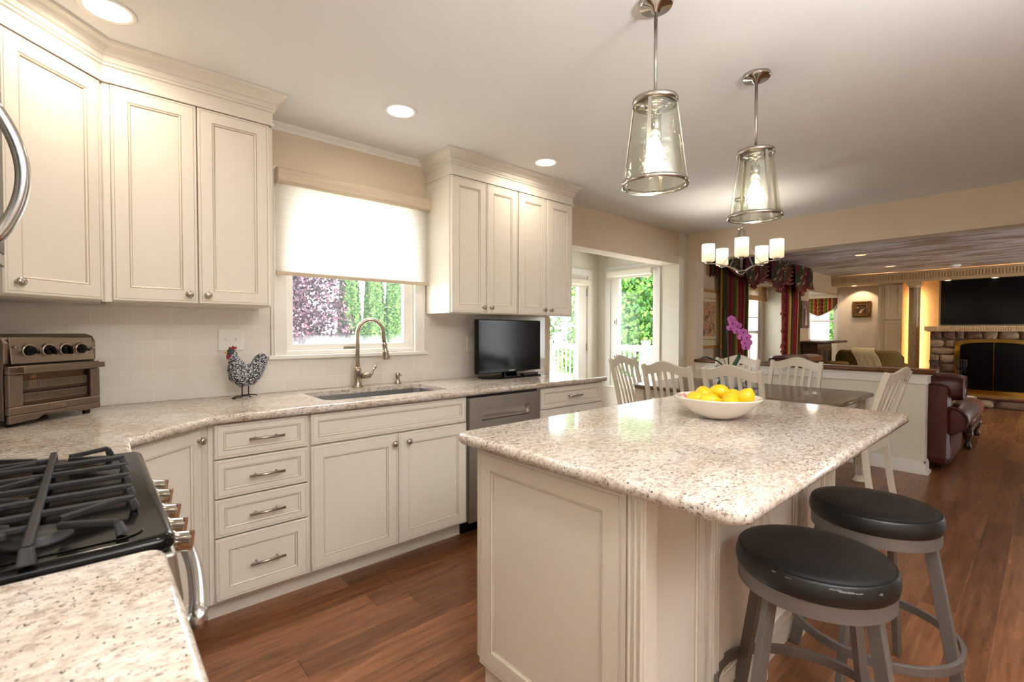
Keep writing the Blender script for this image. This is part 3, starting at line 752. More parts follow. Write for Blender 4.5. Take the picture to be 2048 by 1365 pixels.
# toaster oven, angled across the corner
t = thing('toaster_oven', 'warm steel toaster oven angled in the counter corner', 'toaster oven', (-.108, 2.640, .914), radians(45))
W2 = .180
mb = MB(); mb.prism([(0.012, .026), (.25, .026), (.25, .33), (.05, .345), (.020, .335), (.006, .31), (.006, .235), (.012, .23)], -W2, W2, 'yz'); mb.build('body', 'toaster', t, .008)
mb = MB(); mb.prism([(-.006, .232), (.0, .232), (.012, .33), (.006, .33)], -W2 + .018, W2 - .018, 'yz'); mb.build('control_panel', 'toaster', t, .004)
for i, x in enumerate((-.100, -.028, .040, .104)):
    kk = MB(TR((x, -.001, .282)) @ Matrix.Rotation(radians(6), 4, 'X'))
    kk.grid([[(r * cos(2 * pi * a / 22), -d, r * sin(2 * pi * a / 22)) for a in range(22)] for r, d in ((.0255, -.003), (.0255, .004), (.0225, .006), (.019, .0045))], 1, True, None, True)
    kk.grid([[(r * cos(2 * pi * a / 22), -d, r * sin(2 * pi * a / 22)) for a in range(22)] for r, d in ((.019, .0), (.0185, .012), (.016, .016), (.001, .017))], 0, True, None, True)
    kk2 = MB(kk.T @ Matrix.Rotation(radians((20, 50, 80, 10)[i]), 4, 'Y')); kk2.box(-.016, -.030, -.005, .016, -.014, .005)
    kk.v += []; b0 = len(kk.v); kk.v += kk2.v; kk.f += [tuple(b0 + q for q in f) for f in kk2.f]; kk.mi += kk2.mi; kk.sm += kk2.sm
    kk.build('knob', ['gloss_black', 'bronze_nickel'], t)
MB(TR((.148, -.006, .283))).grid([[(r * cos(2 * pi * a / 12), -d, r * sin(2 * pi * a / 12)) for a in range(12)] for r, d in ((.006, -.003), (.006, .004), (.004, .014), (.001, .015))], 0, True, None, True).build('toggle_switch', 'chrome', t)
MB(TR((-.148, -.006, .297))).grid([[(r * cos(2 * pi * a / 12), -d, r * sin(2 * pi * a / 12)) for a in range(12)] for r, d in ((.005, -.003), (.005, .002), (.001, .004))], 0, True, None, True).build('indicator_light', 'chrome', t)
mb = MB(); mb.box(-W2, -.012, .045, W2, .006, .075).box(-W2, -.012, .195, W2, .006, .226).box(-W2, -.012, .075, -W2 + .05, .006, .195).box(W2 - .042, -.012, .075, W2, .006, .195); mb.build('door', 'toaster', t, .004)
MB().box(-W2 + .05, -.004, .075, W2 - .042, -.001, .195).build('door_glass', 'glass_dark', t)
mb = MB(); mb.box(-W2 + .052, .0245, .078, W2 - .045, .0255, .192).box(-W2 + .06, .012, .118, W2 - .055, .022, .127)
mb.build('oven_cavity', 'cavity', t)
mb = MB()
for z0 in (.090, .138):
    mb.tube([(-W2 + .055, .004, z0 + .028), (W2 - .05, .004, z0 + .028)], .0015, 6); mb.tube([(-W2 + .055, .004, z0), (W2 - .05, .004, z0)], .0015, 6)
    for k in range(44): x = -W2 + .058 + k * (.255 / 43); mb.box(x - .0006, .003, z0, x + .0006, .0045, z0 + .028)
    for k in range(4): mb.box(-W2 + .055, .003, z0 + .005 + k * .006, W2 - .05, .0045, z0 + .006 + k * .006)
mb.build('wire_rack', 'rack', t)
mb = MB(); mb.box(-W2 + .03, -.040, .200, W2 - .004, -.030, .222).box(-W2 + .03, -.032, .203, -W2 + .042, -.010, .219).box(W2 - .02, -.032, .203, W2 - .008, -.010, .219); mb.build('door_handle', 'toaster', t, .002)
mb = MB(); mb.prism([(-W2, .044), (-W2, .014), (-.08, .018), (-.06, .030), (.075, .030), (.09, .020), (W2, .020), (W2, .044)], -.012, .0, 'xz'); mb.build('crumb_skirt', 'toaster', t, .002)
for x in (-W2 + .03, W2 - .035):
    for y in (.02, .22): MB().lathe([(.012, .0), (.017, .026)], (x, y, 0), 14).build('foot', 'black', t)
text('lettering', 'Cuisinart', .018, (.0, -.0125, .060), (pi / 2, 0, 0), 'bronze_nickel', t)

# rooster ornament
n = N('speckled rooster glaze'); vo = n.n('TexVoronoi'); vo.inputs['Scale'].default_value = 125; n.l(n.coord('Object', (1, 1, 1.15)), vo.inputs['Vector'])
n.set(n.ramp(vo.outputs['Distance'], [(.30, rgb(206, 206, 206)), (.44, rgb(140, 143, 150)), (.58, rgb(34, 36, 42))]), .5); n.bump(n.math('SUBTRACT', 1.0, vo.outputs['Distance']), .5, .004); M['hen'] = n.m
M['hen_head'] = plain('slate rooster head', rgb(58, 66, 74), .5)
t = thing('rooster_figurine', 'black and white speckled rooster on wire legs', 'ornament', (.607, 2.845, .914))
st = [(-.056, .262, .006), (-.054, .250, .017), (-.050, .238, .021), (-.046, .222, .022), (-.042, .200, .029), (-.034, .168, .046), (-.020, .138, .062), (.004, .120, .066), (.030, .122, .060), (.052, .140, .048), (.068, .164, .041), (.080, .188, .038), (.090, .208, .033), (.098, .224, .022), (.103, .232, .006)]
mb = MB(); rows = []
for i, (x, z, r) in enumerate(st):
    p0, p1 = st[max(i - 1, 0)], st[min(i + 1, len(st) - 1)]; d = Vector((p1[0] - p0[0], 0, p1[1] - p0[1])).normalized(); u = Vector((-d.z, 0, d.x))
    fl = .72 if i < 10 else .45
    rows.append([tuple(Vector((x, 0, z)) + u * r * cos(2 * pi * k / 20) + Vector((0, 1, 0)) * r * fl * sin(2 * pi * k / 20)) for k in range(20)])
mb.grid(rows, 0, True, None, True); mb.build('body', 'hen', t)
MB().ball((-.057, 0, .245), .021, .016, .019).build('head', 'hen_head', t)
MB().prism([(-.072, .256), (-.066, .274), (-.056, .270), (-.049, .281), (-.041, .272), (-.030, .274), (-.032, .262), (-.050, .256)], -.004, .004, 'xz').build('comb', 'red', t, .002)
MB().ball((-.071, 0, .222), .009, .010, .016).ball((-.062, 0, .228), .010, .016, .010).build('wattle', 'red', t)
mb = MB(); mb.lathe([(.008, 0), (.005, -.012), (.001, -.02)], (-.072, 0, .244), 10, 0, 'x'); mb.build('beak', 'yellow_beak', t)
MB().ball((-.064, -.0145, .249), .0035).ball((-.064, .0145, .249), .0035).build('eye', 'gloss_black', t)
for yy, xx in ((-.022, -.012), (.020, .028)):
    mb = MB(); mb.tube([(xx, yy, .07), (xx, yy, .012)], .0032, 8)
    for q in (-1, 0, 1): mb.tube([(xx, yy, .012), (xx - .022, yy + q * .012, .011), (xx - .045, yy + q * .022, .003)], .003, 8)
    mb.tube([(xx, yy, .012), (xx + .030, yy, .011), (xx + .042, yy, .004)], .003, 8)
    mb.build('leg', 'black', t)

# small television
t = thing('television', 'small black television turned on the counter end', 'television', (2.465, 2.785, .914), radians(6))
MB().box(-.36, .0, .040, .36, .045, .444).build('cabinet', 'gloss_black', t, .006)
MB().box(-.343, -.0015, .066, .343, .001, .430).build('screen', 'screen', t)
MB().box(-.20, .05, .12, .2, .085, .35).build('back_box', 'black', t, .01)
mb = MB(); mb.prism([(-.21, -.075), (.17, -.115), (.24, -.10), (.26, .09), (-.27, .10), (-.30, .02)], 0, .012, 'xy'); mb.build('stand_base', 'gloss_black', t, .003)
MB().box(-.07, .01, .010, .07, .04, .05).build('stand_neck', 'gloss_black', t)
text('lettering', 'SAMSUNG', .014, (0.0, -.0022, .052), (pi / 2, 0, 0), 'steel_bright', t)
o = MB().box(-.09, -.02, 0, .09, .02, .016).build('remote_control', 'black', None, .004); o.location = (2.60, 2.725, .9265); o.rotation_euler = (0, 0, radians(6))
tag(o, 'black remote control lying on the television stand', 'remote control')

# ------------------------------------------------------------------ island, bowl, stools
t = thing('island_cabinet', 'cream panelled kitchen island below the granite top', 'island', (1.0, .64, 0))
IX, IY = 1.60, .70
mb = MB(); mb.box(.022, .046, .10, IX - .02, IY - .02, .878); mb.box(.06, .06, 0, IX - .06, IY - .05, .10).build('body', 'cream', t)
T = TR((0, IY - .04, 0)) @ RZ(-90)
MB(T).panel(.0, .115, .595, .750, 0, .062, .022).build('end_panel', CG, t)
MB().box(.012, .05, .0, .04, IY - .06, .105).box(.04, .05, 0, IX - .06, .07, .105).build('plinth', 'cream', t, .003)
def pilaster(x0, y0, wd, dp, z0=.0, z1=.878):
    mb = MB(); mb.box(x0, y0, z0, x0 + wd, y0 + dp, z1)
    for k in range(3): xx = x0 + wd * (.22 + .28 * k); mb.box(xx - wd * .07, y0 - .005, z0 + .1, xx + wd * .07, y0 + .001, z1)
    return mb
pl = MB(); pl.box(-.004, -.004, 0, .052, .050, .878)
for k in range(3): pl.box(-.010, .002 + k * .017, .0, -.003, .010 + k * .017, .878)
pl.build('corner_post', 'cream', t, .003)
pl = MB(); pl.box(-.004, .052, 0.10, .02, .066, .878); pl.build('filler_strip', 'cream', t)
xs = [.052, .450, .850, 1.250]
for i, x in enumerate(xs):
    MB().panel(x, .115, .330 if i < 3 else .30, .750, .030, .05, .018).build('side_panel', CG, t)
    if i < 3: pilaster(x + .334, .018, .056, .03).build('pilaster', 'cream', t, .003)
pilaster(IX - .05, .012, .05, .03).build('corner_post', 'cream', t, .003)
MB(TR((IX, 0.0, 0)) @ RZ(90)).panel(.02, .115, .66, .750, 0, .062, .02).build('end_panel', CG, t)
for k in range(3):
    d = MB(TR((IX - .01, IY, 0)) @ RZ(180)).panel(.02 + k * .52, .115, .51, .750, 0, .058, .02).build('door', CG, t)
o = MB().slab(rounded(.952, .388, 2.672, 1.392, .055, 6), .8785, .916, .017).build('island_countertop', 'granite'); tag(o, 'speckled granite island top with a bullnose edge', 'countertop')

# fruit bowl
n = N('painted ceramic bowl'); sp = n.n('SeparateXYZ'); n.l(n.coord(), sp.inputs[0])
pat = n.ramp(n.noise(n.coord(), 22, 2), [(.56, 0.0), (.60, 1.0)]); patc = n.ramp(n.noise(n.coord(), 11, 1), [(.45, rgb(196, 58, 60)), (.5, rgb(120, 128, 64)), (.58, rgb(214, 120, 130))], True)
n.set(n.mix(n.math('MULTIPLY', pat, .85), rgb(236, 228, 214), patc), .18); M['bowl_in'] = n.m
t = thing('fruit_bowl', 'wide white ceramic bowl holding lemons on the island', 'bowl', (1.945, .905, .9165))
MB().lathe([(.001, .004), (.055, 0), (.062, .003), (.085, .012), (.118, .034), (.146, .062), (.163, .080), (.168, .085), (.166, .0885)], seg=48, cap=False).build('bowl_outside', 'bowl', t)
MB().lathe([(.166, .0885), (.155, .0855), (.143, .074), (.112, .044), (.075, .022), (.03, .012), (.001, .011)], seg=48, cap=False).build('bowl_inside', 'bowl_in', t)
def lemon_mesh():
    pr = [(.001, -.048), (.006, -.046), (.009, -.040), (.020, -.034), (.0295, -.020), (.0335, 0), (.030, .018), (.021, .032), (.011, .038), (.007, .043), (.001, .045)]
    return MB().lathe(pr, seg=18)
first = lemon_mesh().build('lemon', 'lemon')
LS = [(-.062, -.060, .082, 80, 30, 'lemon at the front left of the bowl'), (.015, -.078, .074, 75, -50, 'lemon at the front centre of the bowl showing its tip'),
      (-.045, .035, .098, 70, 120, 'lemon on top at the back left of the heap'), (.030, .055, .104, 85, 20, 'lemon on top at the back middle of the heap'),
      (.098, -.035, .092, 25, 10, 'lemon standing at the right rim of the bowl'), (.045, -.018, .078, 80, 75, 'lemon half hidden left of the standing lemon'),
      (-.096, -.008, .082, 85, 160, 'lemon lowest at the left rim of the bowl'), (.085, .055, .084, 80, 60, 'lemon hidden at the back right of the bowl'), (-.01, -.01, .056, 90, 0, 'lemon under the others in the middle')]
rU = Vector((.748, -.663)); rV = Vector((.663, .748))
for i, (a, b, z, tx, tz, lab) in enumerate(LS):
    o = first if i == 0 else first.copy()
    if i: COL.objects.link(o)
    o.location = (1.945 + a * rU.x + b * rV.x, .905 + a * rU.y + b * rV.y, .9165 + z - .006)
    o.rotation_euler = (radians(tx), radians(12 * (i % 3)), radians(tz)); tag(o, lab, 'lemon', 'lemons in the white bowl')

# bar stools
def make_stool():
    t = thing('bar_stool', 'black backless bar stool nearest the camera, seat edge scuffed', 'bar stool', (1.510, .428, 0), 0, 'black backless stools at the island')
    pr = [(.001, .664), (.10, .6645), (.160, .663), (.180, .659), (.1855, .655), (.187, .6565), (.1895, .654), (.1915, .648), (.1945, .638), (.196, .622), (.193, .606), (.186, .600), (.001, .600)]
    MB().lathe(pr, seg=56).build('seat', 'black_leather', t)
    MB().lathe([(.189, .562), (.189, .602)], seg=64, cap=False).lathe([(.176, .562), (.189, .562)], seg=64, cap=False).lathe([(.176, .572), (.176, .562)], seg=64, cap=False).lathe([(.189, .602), (.001, .601)], seg=64, cap=False).lathe([(.176, .572), (.001, .571)], seg=40, cap=False).build('seat_band', 'stool_metal', t)
    for k in range(4):
        a = radians(-20 + 90 * k); c, s = cos(a), sin(a)
        MB().bar((.160 * c, .160 * s, .575), (.262 * c, .262 * s, .0), .036, .020, (-s, c, 0)).build('leg', 'stool_metal', t, .002)
    pts = [(0.245 * cos(2 * pi * k / 56), 0.245 * sin(2 * pi * k / 56), .215) for k in range(56)]
    MB().tube(pts, .010, 8, 0, True, True, (.014, .030)).build('footrest_ring', 'stool_metal', t, .002)
    return t
st1 = make_stool()
dup(st1, (2.103, .408, 0), radians(12), 'black backless bar stool farther along the island, smooth seat')
M['scuff'] = plain('pale scuffed edge', rgb(98, 94, 90), .7, 0, .25, 90)
random.seed(9)
for a0_, ln, z0, hz in ((-150, 3, .648, .004), (-140, 5, .647, .002), (-113, 8, .646, .003), (-106, 10, .643, .004), (-96, 6, .642, .0025), (-78, 3, .638, .004), (-50, 4, .650, .002), (-40, 3, .651, .002)):
    mb = MB(); rows = []
    for z in (z0, z0 + hz / 2, z0 + hz):
        rr = .1896 + (.654 - z) * .36 + .0010; sh = random.uniform(-1, 1)
        rows.append([(rr * cos(radians(a0_ - 41.6 + sh + ln * k / 8)), rr * sin(radians(a0_ - 41.6 + sh + ln * k / 8)), z + random.uniform(-.0009, .0009)) for k in range(9)])
    mb.grid(rows); mb.build('scuff_mark', 'scuff', st1)

# ------------------------------------------------------------------ eating area
t = thing('dining_table', 'grey brown topped dining table with cream fluted legs', 'dining table', (4.42, 1.82, 0))
def clipped(x, y, c): return [(x - c, -y), (x, -y + c), (x, y - c), (x - c, y), (-x + c, y), (-x, y - c), (-x, -y + c), (-x + c, -y)]
MB().slab(clipped(.53, .865, .07), .728, .762, .010, 3).build('table_top', 'table', t)
g = MB()
for y in (-.62, .62, .0): g.box(-.525, y - .0012, .7615, .525, y + .0012, .7624)
g.build('leaf_seam', 'dark_wood', t)
MB().box(-.44, -.77, .64, .44, -.745, .728).box(-.44, .745, .64, .44, .77, .728).box(-.44, -.77, .64, -.415, .77, .728).box(.415, -.77, .64, .44, .77, .728).build('apron', 'chair', t, .002)
for sx in (-1, 1):
    for sy in (-1, 1):
        mb = MB(); mb.box(-.05, -.05, .60, .05, .05, .728); prf = [(.036, 0), (.044, .012), (.036, .03), (.030, .045), (.026, .06), (.034, .10), (.044, .30), (.047, .42), (.040, .47), (.030, .49), (.042, .51), (.046, .53), (.036, .55), (.046, .58), (.046, .60)]
        rows = []
        for r, z in prf:
            fl = .0035 if .08 < z < .45 else 0
            rows.append([((r + fl * (1 if k % 4 < 2 else -1)) * cos(2 * pi * k / 48), (r + fl * (1 if k % 4 < 2 else -1)) * sin(2 * pi * k / 48), z) for k in range(48)])
        mb.grid(rows, 0, False, None, True)
        o = mb.build('leg', 'chair', t); o.location = (sx * .44, sy * .775, 0)
def back_y(z): return -.20 - .135 * max(0, (z - .45) / .55) ** 1.25
def make_chair():
    t = thing('dining_chair', 'white slat back chair', 'dining chair', (0, 0, 0), 0, 'white slat back dining chairs')
    MB().slab([(-.225, -.20), (.225, -.20), (.235, .17), (.15, .215), (-.15, .215), (-.235, .17)], .452, .488, .016, 4).build('seat', 'seat', t)
    MB().prism([(-.215, -.205), (.215, -.205), (.225, .165), (.14, .205), (-.14, .205), (-.225, .165)], .385, .452, 'xy').build('seat_rail', 'chair', t, .003)
    for s in (-1, 1):
        mb = MB(); mb.bar((s * .205, .165, .40), (s * .205, .175, 0), .042, .042, (0, 1, 0), 0, .030, .030); mb.build('leg', 'chair', t, .003)
        zs = [0, .12, .25, .38, .45, .52, .62, .74, .86, .985]
        pts = [(s * (.205 + .014 * max(0, z - .45)), (back_y(z) if z > .45 else -.20 - .055 * ((.45 - z) / .45) ** 1.6), z) for z in zs]
        mb = MB(); mb.tube(pts, 0, 4, 0, False, False, (.032, .038)); mb.build('back_leg', 'chair', t, .003)
    rows = []
    n = 21
    for j in range(n):
        u = -1 + 2 * j / (n - 1); x = .198 * u
        zt = .975 + .048 * (cos(pi * u) * .5 + .5) ** 1.1 ; zb = zt - .088 + .010 * abs(u)
        cv = -.030 * (1 - u * u)
        rows.append([(x, back_y(zb) + cv - .012, zb), (x, back_y(zb) + cv + .012, zb), (x, back_y(zt) + cv + .012, zt - .006), (x, back_y(zt) + cv, zt), (x, back_y(zt) + cv - .012, zt - .006)])
    mb = MB(); mb.grid(rows, 0, False, None, True); mb.build('crest_rail', 'chair', t)
    for k in range(5):
        u = -.70 + .35 * k; x0 = .190 * u; x1 = .165 * u; pts = []
        for i in range(8):
            z = .455 + (.91 + .03 * (1 - u * u) - .455) * i / 7; f = i / 7
            pts.append((x1 + (x0 - x1) * f, back_y(z) - .030 * (1 - u * u) * f, z))
        MB().tube(pts, 0, 4, 0, False, False, (.026, .013)).build('slat', 'chair', t)
    return t
ch = make_chair()
places = [((3.975, 2.150), -90, 'white slat back chair on the island side of the table, nearer the nook door'),
          ((3.975, 1.600), -90, 'white slat back chair on the island side of the table, behind the lemons'),
          ((4.80, 2.180), 90, 'white slat back chair on the half wall side, half hidden behind the orchid'),
          ((4.80, 1.620), 90, 'white slat back chair on the half wall side, right of the orchid'),
          ((4.235, 2.670), 180, 'white slat back chair at the table end in front of the nook window'),
          ((4.415, 1.040), -7, 'white slat back chair at the table end near the half wall end, side view')]
for i, ((x, y), rz, lab) in enumerate(places):
    if i == 0: ch.location = (x, y, 0); ch.rotation_euler = (0, 0, radians(rz)); ch['label'] = lab
    else: dup(ch, (x, y, 0), radians(rz), lab)

# orchid
t = thing('potted_orchid', 'pink orchid in a pale pot on the dining table', 'orchid', (4.35, 1.91, .7625))
o = MB().slab(rounded(-.17, -.20, .17, .20, .01, 3), .7624, .7665, .002, 2); o = o.build('placemat', 'slate', None, 0); o.location = (4.35, 1.91, 0)
tag(o, 'blue grey placemat under the orchid pot', 'placemat')
t.location = (4.35, 1.91, .7670)
MB().lathe([(.045, 0), (.05, .004), (.066, .13), (.070, .14), (.066, .145), (.058, .13), (.001, .125)], seg=28).build('pot', 'bowl', t)
def leaf(pts, wd, nm='leaf', mt='leaf'):
    rows = []
    n = len(pts)
    for i, p in enumerate(pts):
        d = (Vector(pts[min(i + 1, n - 1)]) - Vector(pts[max(i - 1, 0)])).normalized(); s = d.cross(Vector((0, 0, 1)))
        if s.length < 1e-3: s = Vector((1, 0, 0))
        s.normalize(); w_ = wd * sin(pi * min(.97, .06 + .91 * i / (n - 1))) ** .6; up = s.cross(d)
        rows.append([tuple(Vector(p) - s * w_ + up * w_ * .25), tuple(Vector(p) - up * .004), tuple(Vector(p) + s * w_ + up * w_ * .25)])
    mb = MB(); mb.grid(rows); o = mb.build(nm, mt, t); so = o.modifiers.new('thick', 'SOLIDIFY'); so.thickness = .004; return o
ru = Vector((.748, -.663, 0)); rv = Vector((.663, .748, 0)); Zv = Vector((0, 0, 1))
def q(a, b, z): return tuple(ru * a + rv * b + Zv * z)
leaf([q(0, 0, .14), q(-.05, .02, .19), q(-.12, .03, .18), q(-.17, .03, .11)], .032)
leaf([q(0, 0, .14), q(.06, -.03, .15), q(.11, -.05, .09), q(.12, -.06, .02)], .034)
leaf([q(0, 0, .14), q(-.07, -.04, .14), q(-.13, -.05, .06), q(-.145, -.06, .0)], .036)
leaf([q(0, 0, .14), q(.05, .03, .20), q(.09, .04, .26), q(.105, .05, .31)], .026)
leaf([q(0, .0, .14), q(-.09, .06, .23), q(-.19, .08, .27), q(-.24, .09, .26)], .022)
st = [q(-.015, 0, .14), q(-.02, 0, .28), q(-.026, 0, .44), q(-.02, -.01, .52), q(.02, -.03, .555), q(.06, -.05, .53), q(.10, -.06, .46), q(.12, -.06, .40)]
MB().tube(st, .004, 8).build('flower_stem', 'stem', t)
MB().tube([q(-.012, .01, .12), q(-.03, .01, .46), q(-.05, .01, .69)], .0028, 6).build('stake', 'stem', t)
MB().tube([q(-.02, .01, .14), q(-.09, .02, .36), q(-.17, .02, .59)], .0028, 6).build('stake', 'stem', t)
def petal(c, ang, ln, wd, n0, mt, mb):
    x = Vector((0, 0, 1)).cross(n0).normalized(); y = n0.cross(x); d = x * cos(ang) + y * sin(ang); s = n0.cross(d); rows = []
    for i in range(6):
        f = i / 5; w_ = wd * sin(pi * (.08 + .88 * f)) ** .7; p = c + d * ln * f - n0 * .25 * ln * f * f
        rows.append([tuple(p - s * w_ + n0 * w_ * .2), tuple(p), tuple(p + s * w_ + n0 * w_ * .2)])
    mb.grid(rows, mt)
random.seed(3)
FL = [(-.005, -.04, .585), (.03, -.06, .555), (-.02, -.035, .535), (.02, -.07, .505), (.075, -.075, .50), (.055, -.085, .455), (.105, -.08, .455), (.085, -.085, .405), (.12, -.08, .405), (.10, -.075, .365), (-.012, -.03, .615)]
for a, b, z in FL:
    mb = MB(); c = Vector(q(a, b, z)); n0 = (Vector((-.8, -.5, -.05)) + Vector((random.uniform(-.4, .4), random.uniform(-.4, .4), random.uniform(-.3, .2)))).normalized()
    for ang, ln, wd in ((pi / 2, .036, .014), (pi / 2 + 2.2, .034, .013), (pi / 2 - 2.2, .034, .013), (.25, .038, .024), (pi - .25, .038, .024)): petal(c, ang, ln, wd, n0, 0, mb)
    mb.ball(tuple(c + n0 * .006 - Zv * .004), .007, .007, .008, 8, 6, 1)
    mb.build('flower', ['orchid', 'orchid_lip'], t)

# ------------------------------------------------------------------ lamps of the kitchen and eating area
def downlight(x, y, z, label, r=.088, lens='lens'):
    t = thing('recessed_downlight', label, 'recessed light', (x, y, z))
    MB().lathe([(r, -.0005), (r, -.004), (r * .94, -.006), (r * .80, -.004), (r * .78, .0)], seg=40, cap=False).build('trim_ring', 'white', t)
    MB().lathe([(r * .79, -.0026), (.001, -.0026)], seg=40, cap=False).build('lens', lens, t); return t
for (x, y), lab in zip(CANS, ('lit recessed ceiling light over the counter corner', 'lit recessed ceiling light in front of the sink window', 'lit recessed ceiling light in front of the upper cabinets above the television')):
    downlight(x, y, CEIL, lab)['group'] = 'lit recessed kitchen ceiling lights'
def make_pendant():
    t = thing('pendant_lamp', 'pendant lamp with seeded glass nearest the camera', 'pendant lamp', (1.556, .969, CEIL), 0, 'glass pendants over the island')
    MB().lathe([(.060, 0), (.061, -.012), (.056, -.020), (.020, -.022), (.012, -.040), (.001, -.041)], seg=36).build('canopy', 'chrome', t)
    MB().tube([(0, 0, -.03), (0, 0, -.36)], .0065, 10).build('rod', 'nickel', t)
    zt, zb, rt, rb = -.362, -.668, .078, .117
    MB().lathe([(rt, zt - .012), (rt + .003, zt - .012), (rt + .003, zt + .008), (rt - .002, zt + .010), (.016, zt + .012), (.016, zt + .004), (rt - .004, zt + .004), (rt - .004, zt - .012), (rt, zt - .012)], seg=40, cap=False).build('top_ring', 'nickel', t)
    MB().lathe([(rb - .004, zb), (rb + .003, zb), (rb + .001, zb + .016), (rb - .006, zb + .016), (rb - .004, zb)], seg=48, cap=False).build('bottom_ring', 'chrome', t)
    MB().lathe([(rt - .005, zt - .006), (rb - .007, zb + .010)], seg=40, cap=False).build('glass_shade', 'seeded', t)
    for k in range(4):
        a = radians(20 + 90 * k); c, s = cos(a), sin(a)
        MB().bar((rt * c, rt * s, zt - .004), ((rb - .001) * c, (rb - .001) * s, zb + .008), .013, .003, (c, s, .0)).build('strap', 'nickel', t)
    MB().lathe([(.055, zt - .012), (.058, zt - .018), (.02, zt - .024), (.008, zt - .028), (.006, zt - .055), (.018, zt - .06), (.021, zt - .066), (.021, zt - .125), (.018, zt - .128), (.001, zt - .129)], seg=22).build('socket', 'chrome', t)
    MB().lathe([(.012, zt - .126), (.016, zt - .14), (.028, zt - .17), (.032, zt - .195), (.028, zt - .215), (.015, zt - .228), (.001, zt - .231)], seg=22).build('bulb', 'bulb', t)
    return t
p1 = make_pendant()
dup(p1, (2.345, .926, CEIL), radians(35), 'pendant lamp with seeded glass farther from the camera')
t = thing('chandelier', 'five light nickel chandelier with opal glass shades over the table', 'chandelier', (4.42, 1.855, CEIL))
CZ = 1.80 - CEIL
MB().lathe([(.065, 0), (.066, -.012), (.05, -.022), (.012, -.03), (.001, -.031)], seg=32).build('canopy', 'nickel', t)
mb = MB(); mb.tube([(0, 0, -.02), (0, 0, -.26)], .007, 10)
mb.lathe([(.03, -.255), (.034, -.265), (.03, -.28), (.001, -.282)], seg=20).build('stem', 'nickel', t)
MB().lathe([(.001, CZ - .014), (.012, CZ - .012), (.034, CZ), (.046, CZ + .016), (.048, CZ + .022), (.001, CZ + .022)], seg=28).build('hub', 'chrome', t)
a0 = atan2(-1.855, -4.42)
for k in range(5):
    a = a0 + 2 * pi * k / 5; c, s = cos(a), sin(a)
    pts = [(r * c, r * s, CZ + z) for r, z in ((.03, .012), (.08, .045), (.14, .072), (.21, .088), (.30, .092))]
    MB().tube(pts, 0, 4, 0, False, False, (.018, .006)).build('arm', 'nickel', t)
    pts = [(r * c, r * s, z) for r, z in ((.165, CZ + .078), (.13, CZ + .12), (.075, CZ + .22), (.035, CZ + .33), (.022, -.27))]
    MB().tube(pts, 0, 4, 0, False, False, (.012, .004)).build('strut', 'nickel', t)
    L = TR((.288 * c, .288 * s, CZ + .092))
    MB(L).lathe([(.022, .0), (.03, .010), (.03, .016), (.02, .022), (.001, .023)], seg=18).build('cup', 'chrome', t)
    MB(L).lathe([(.001, .020), (.052, .020), (.056, .026), (.056, .176), (.053, .176), (.053, .03), (.001, .026)], seg=30, cap=False).build('shade', 'opal', t)
    light('POINT', 'chandelier_glow', (4.42 + .288 * c, 1.855 + .288 * s, 1.80 + .22), 1.8, WARM2, .02)
# nook blinds
for loc, rz, ln, lab in (((5.335, 4.005, 2.04), -90, .68, 'rolled cream blind at the top of the tall nook window'), ((4.30, 4.222, 1.93), 0, .81, 'rolled cream blind at the top of the nook door')):
    t = thing('rolled_blind', lab, 'blind', loc, radians(rz))
    T = None
    MB().prism(rounded(-.072, -.04, -.004, .045, .025, 5), 0, ln, 'yz').build('roll', 'mat_board_pale', t, .002)
    MB().box(.01, -.02, -.07, ln - .01, -.016, -.035).build('fabric', 'mat_board_pale', t)

# ------------------------------------------------------------------ family room: walls
YF, XF = YW, 11.9
wl = MB().box(5.73, YF, 0, 7.0, YF + .16, FC).box(7.0, YF, 2.02, 8.75, YF + .16, FC).box(8.752, YF, 0, 10.07, YF + .16, FC).box(10.07, YF, 2.07, 12.1, YF + .16, FC)
struct('wall_family_left', wl, 'famwall')
struct('wall_family_far', MB().box(XF, -3.4, 0, XF + .2, YF, FC), 'farwall')
# window bay of the family room
M['bay'] = plain('cream bay paint', rgb(236, 230, 208), .7, 0, .01, 4)
by = MB().box(8.75, YF + .16, 0, 8.95, 3.50, 2.1).box(6.8, YF + .16, 0, 7.0, 3.50, 2.1).box(7.0, YF + .16, 2.02, 8.75, 3.5, 2.1).box(7.0, 3.30, 0, 8.75, 3.46, .45).box(8.749, YF + .001, 0, 8.7515, YF + .1598, 2.019)
struct('wall_bay', by, 'bay')
t = thing('window_3', 'white family room bay window between the striped curtains', 'window', (7.88, 3.30, .45)); t['kind'] = 'structure'
L = TR((-7.88, -3.30, -.45)); s = MB(L)
for x0, x1 in ((7.0, 7.10), (7.82, 7.92), (8.63, 8.75)): s.box(x0, 3.28, .45, x1, 3.36, 2.02)
s.box(7.0, 3.28, 1.95, 8.75, 3.36, 2.02).box(7.0, 3.27, .45, 8.75, 3.38, .55)
s.box(7.1, 3.30, 1.235, 8.63, 3.35, 1.285).box(7.9201, 3.302, .5501, 7.97, 3.349, 1.9499).box(8.56, 3.302, .5501, 8.6299, 3.345, 1.9499)
s.box(7.92, 3.32, 1.50, 8.6, 3.335, 1.515).box(8.26, 3.32, .55, 8.275, 3.335, 1.95)
s.build('sash', 'white', t, .003)
pane('pane', MB(L).box(7.08, 3.322, .54, 8.64, 3.326, 1.97), t)
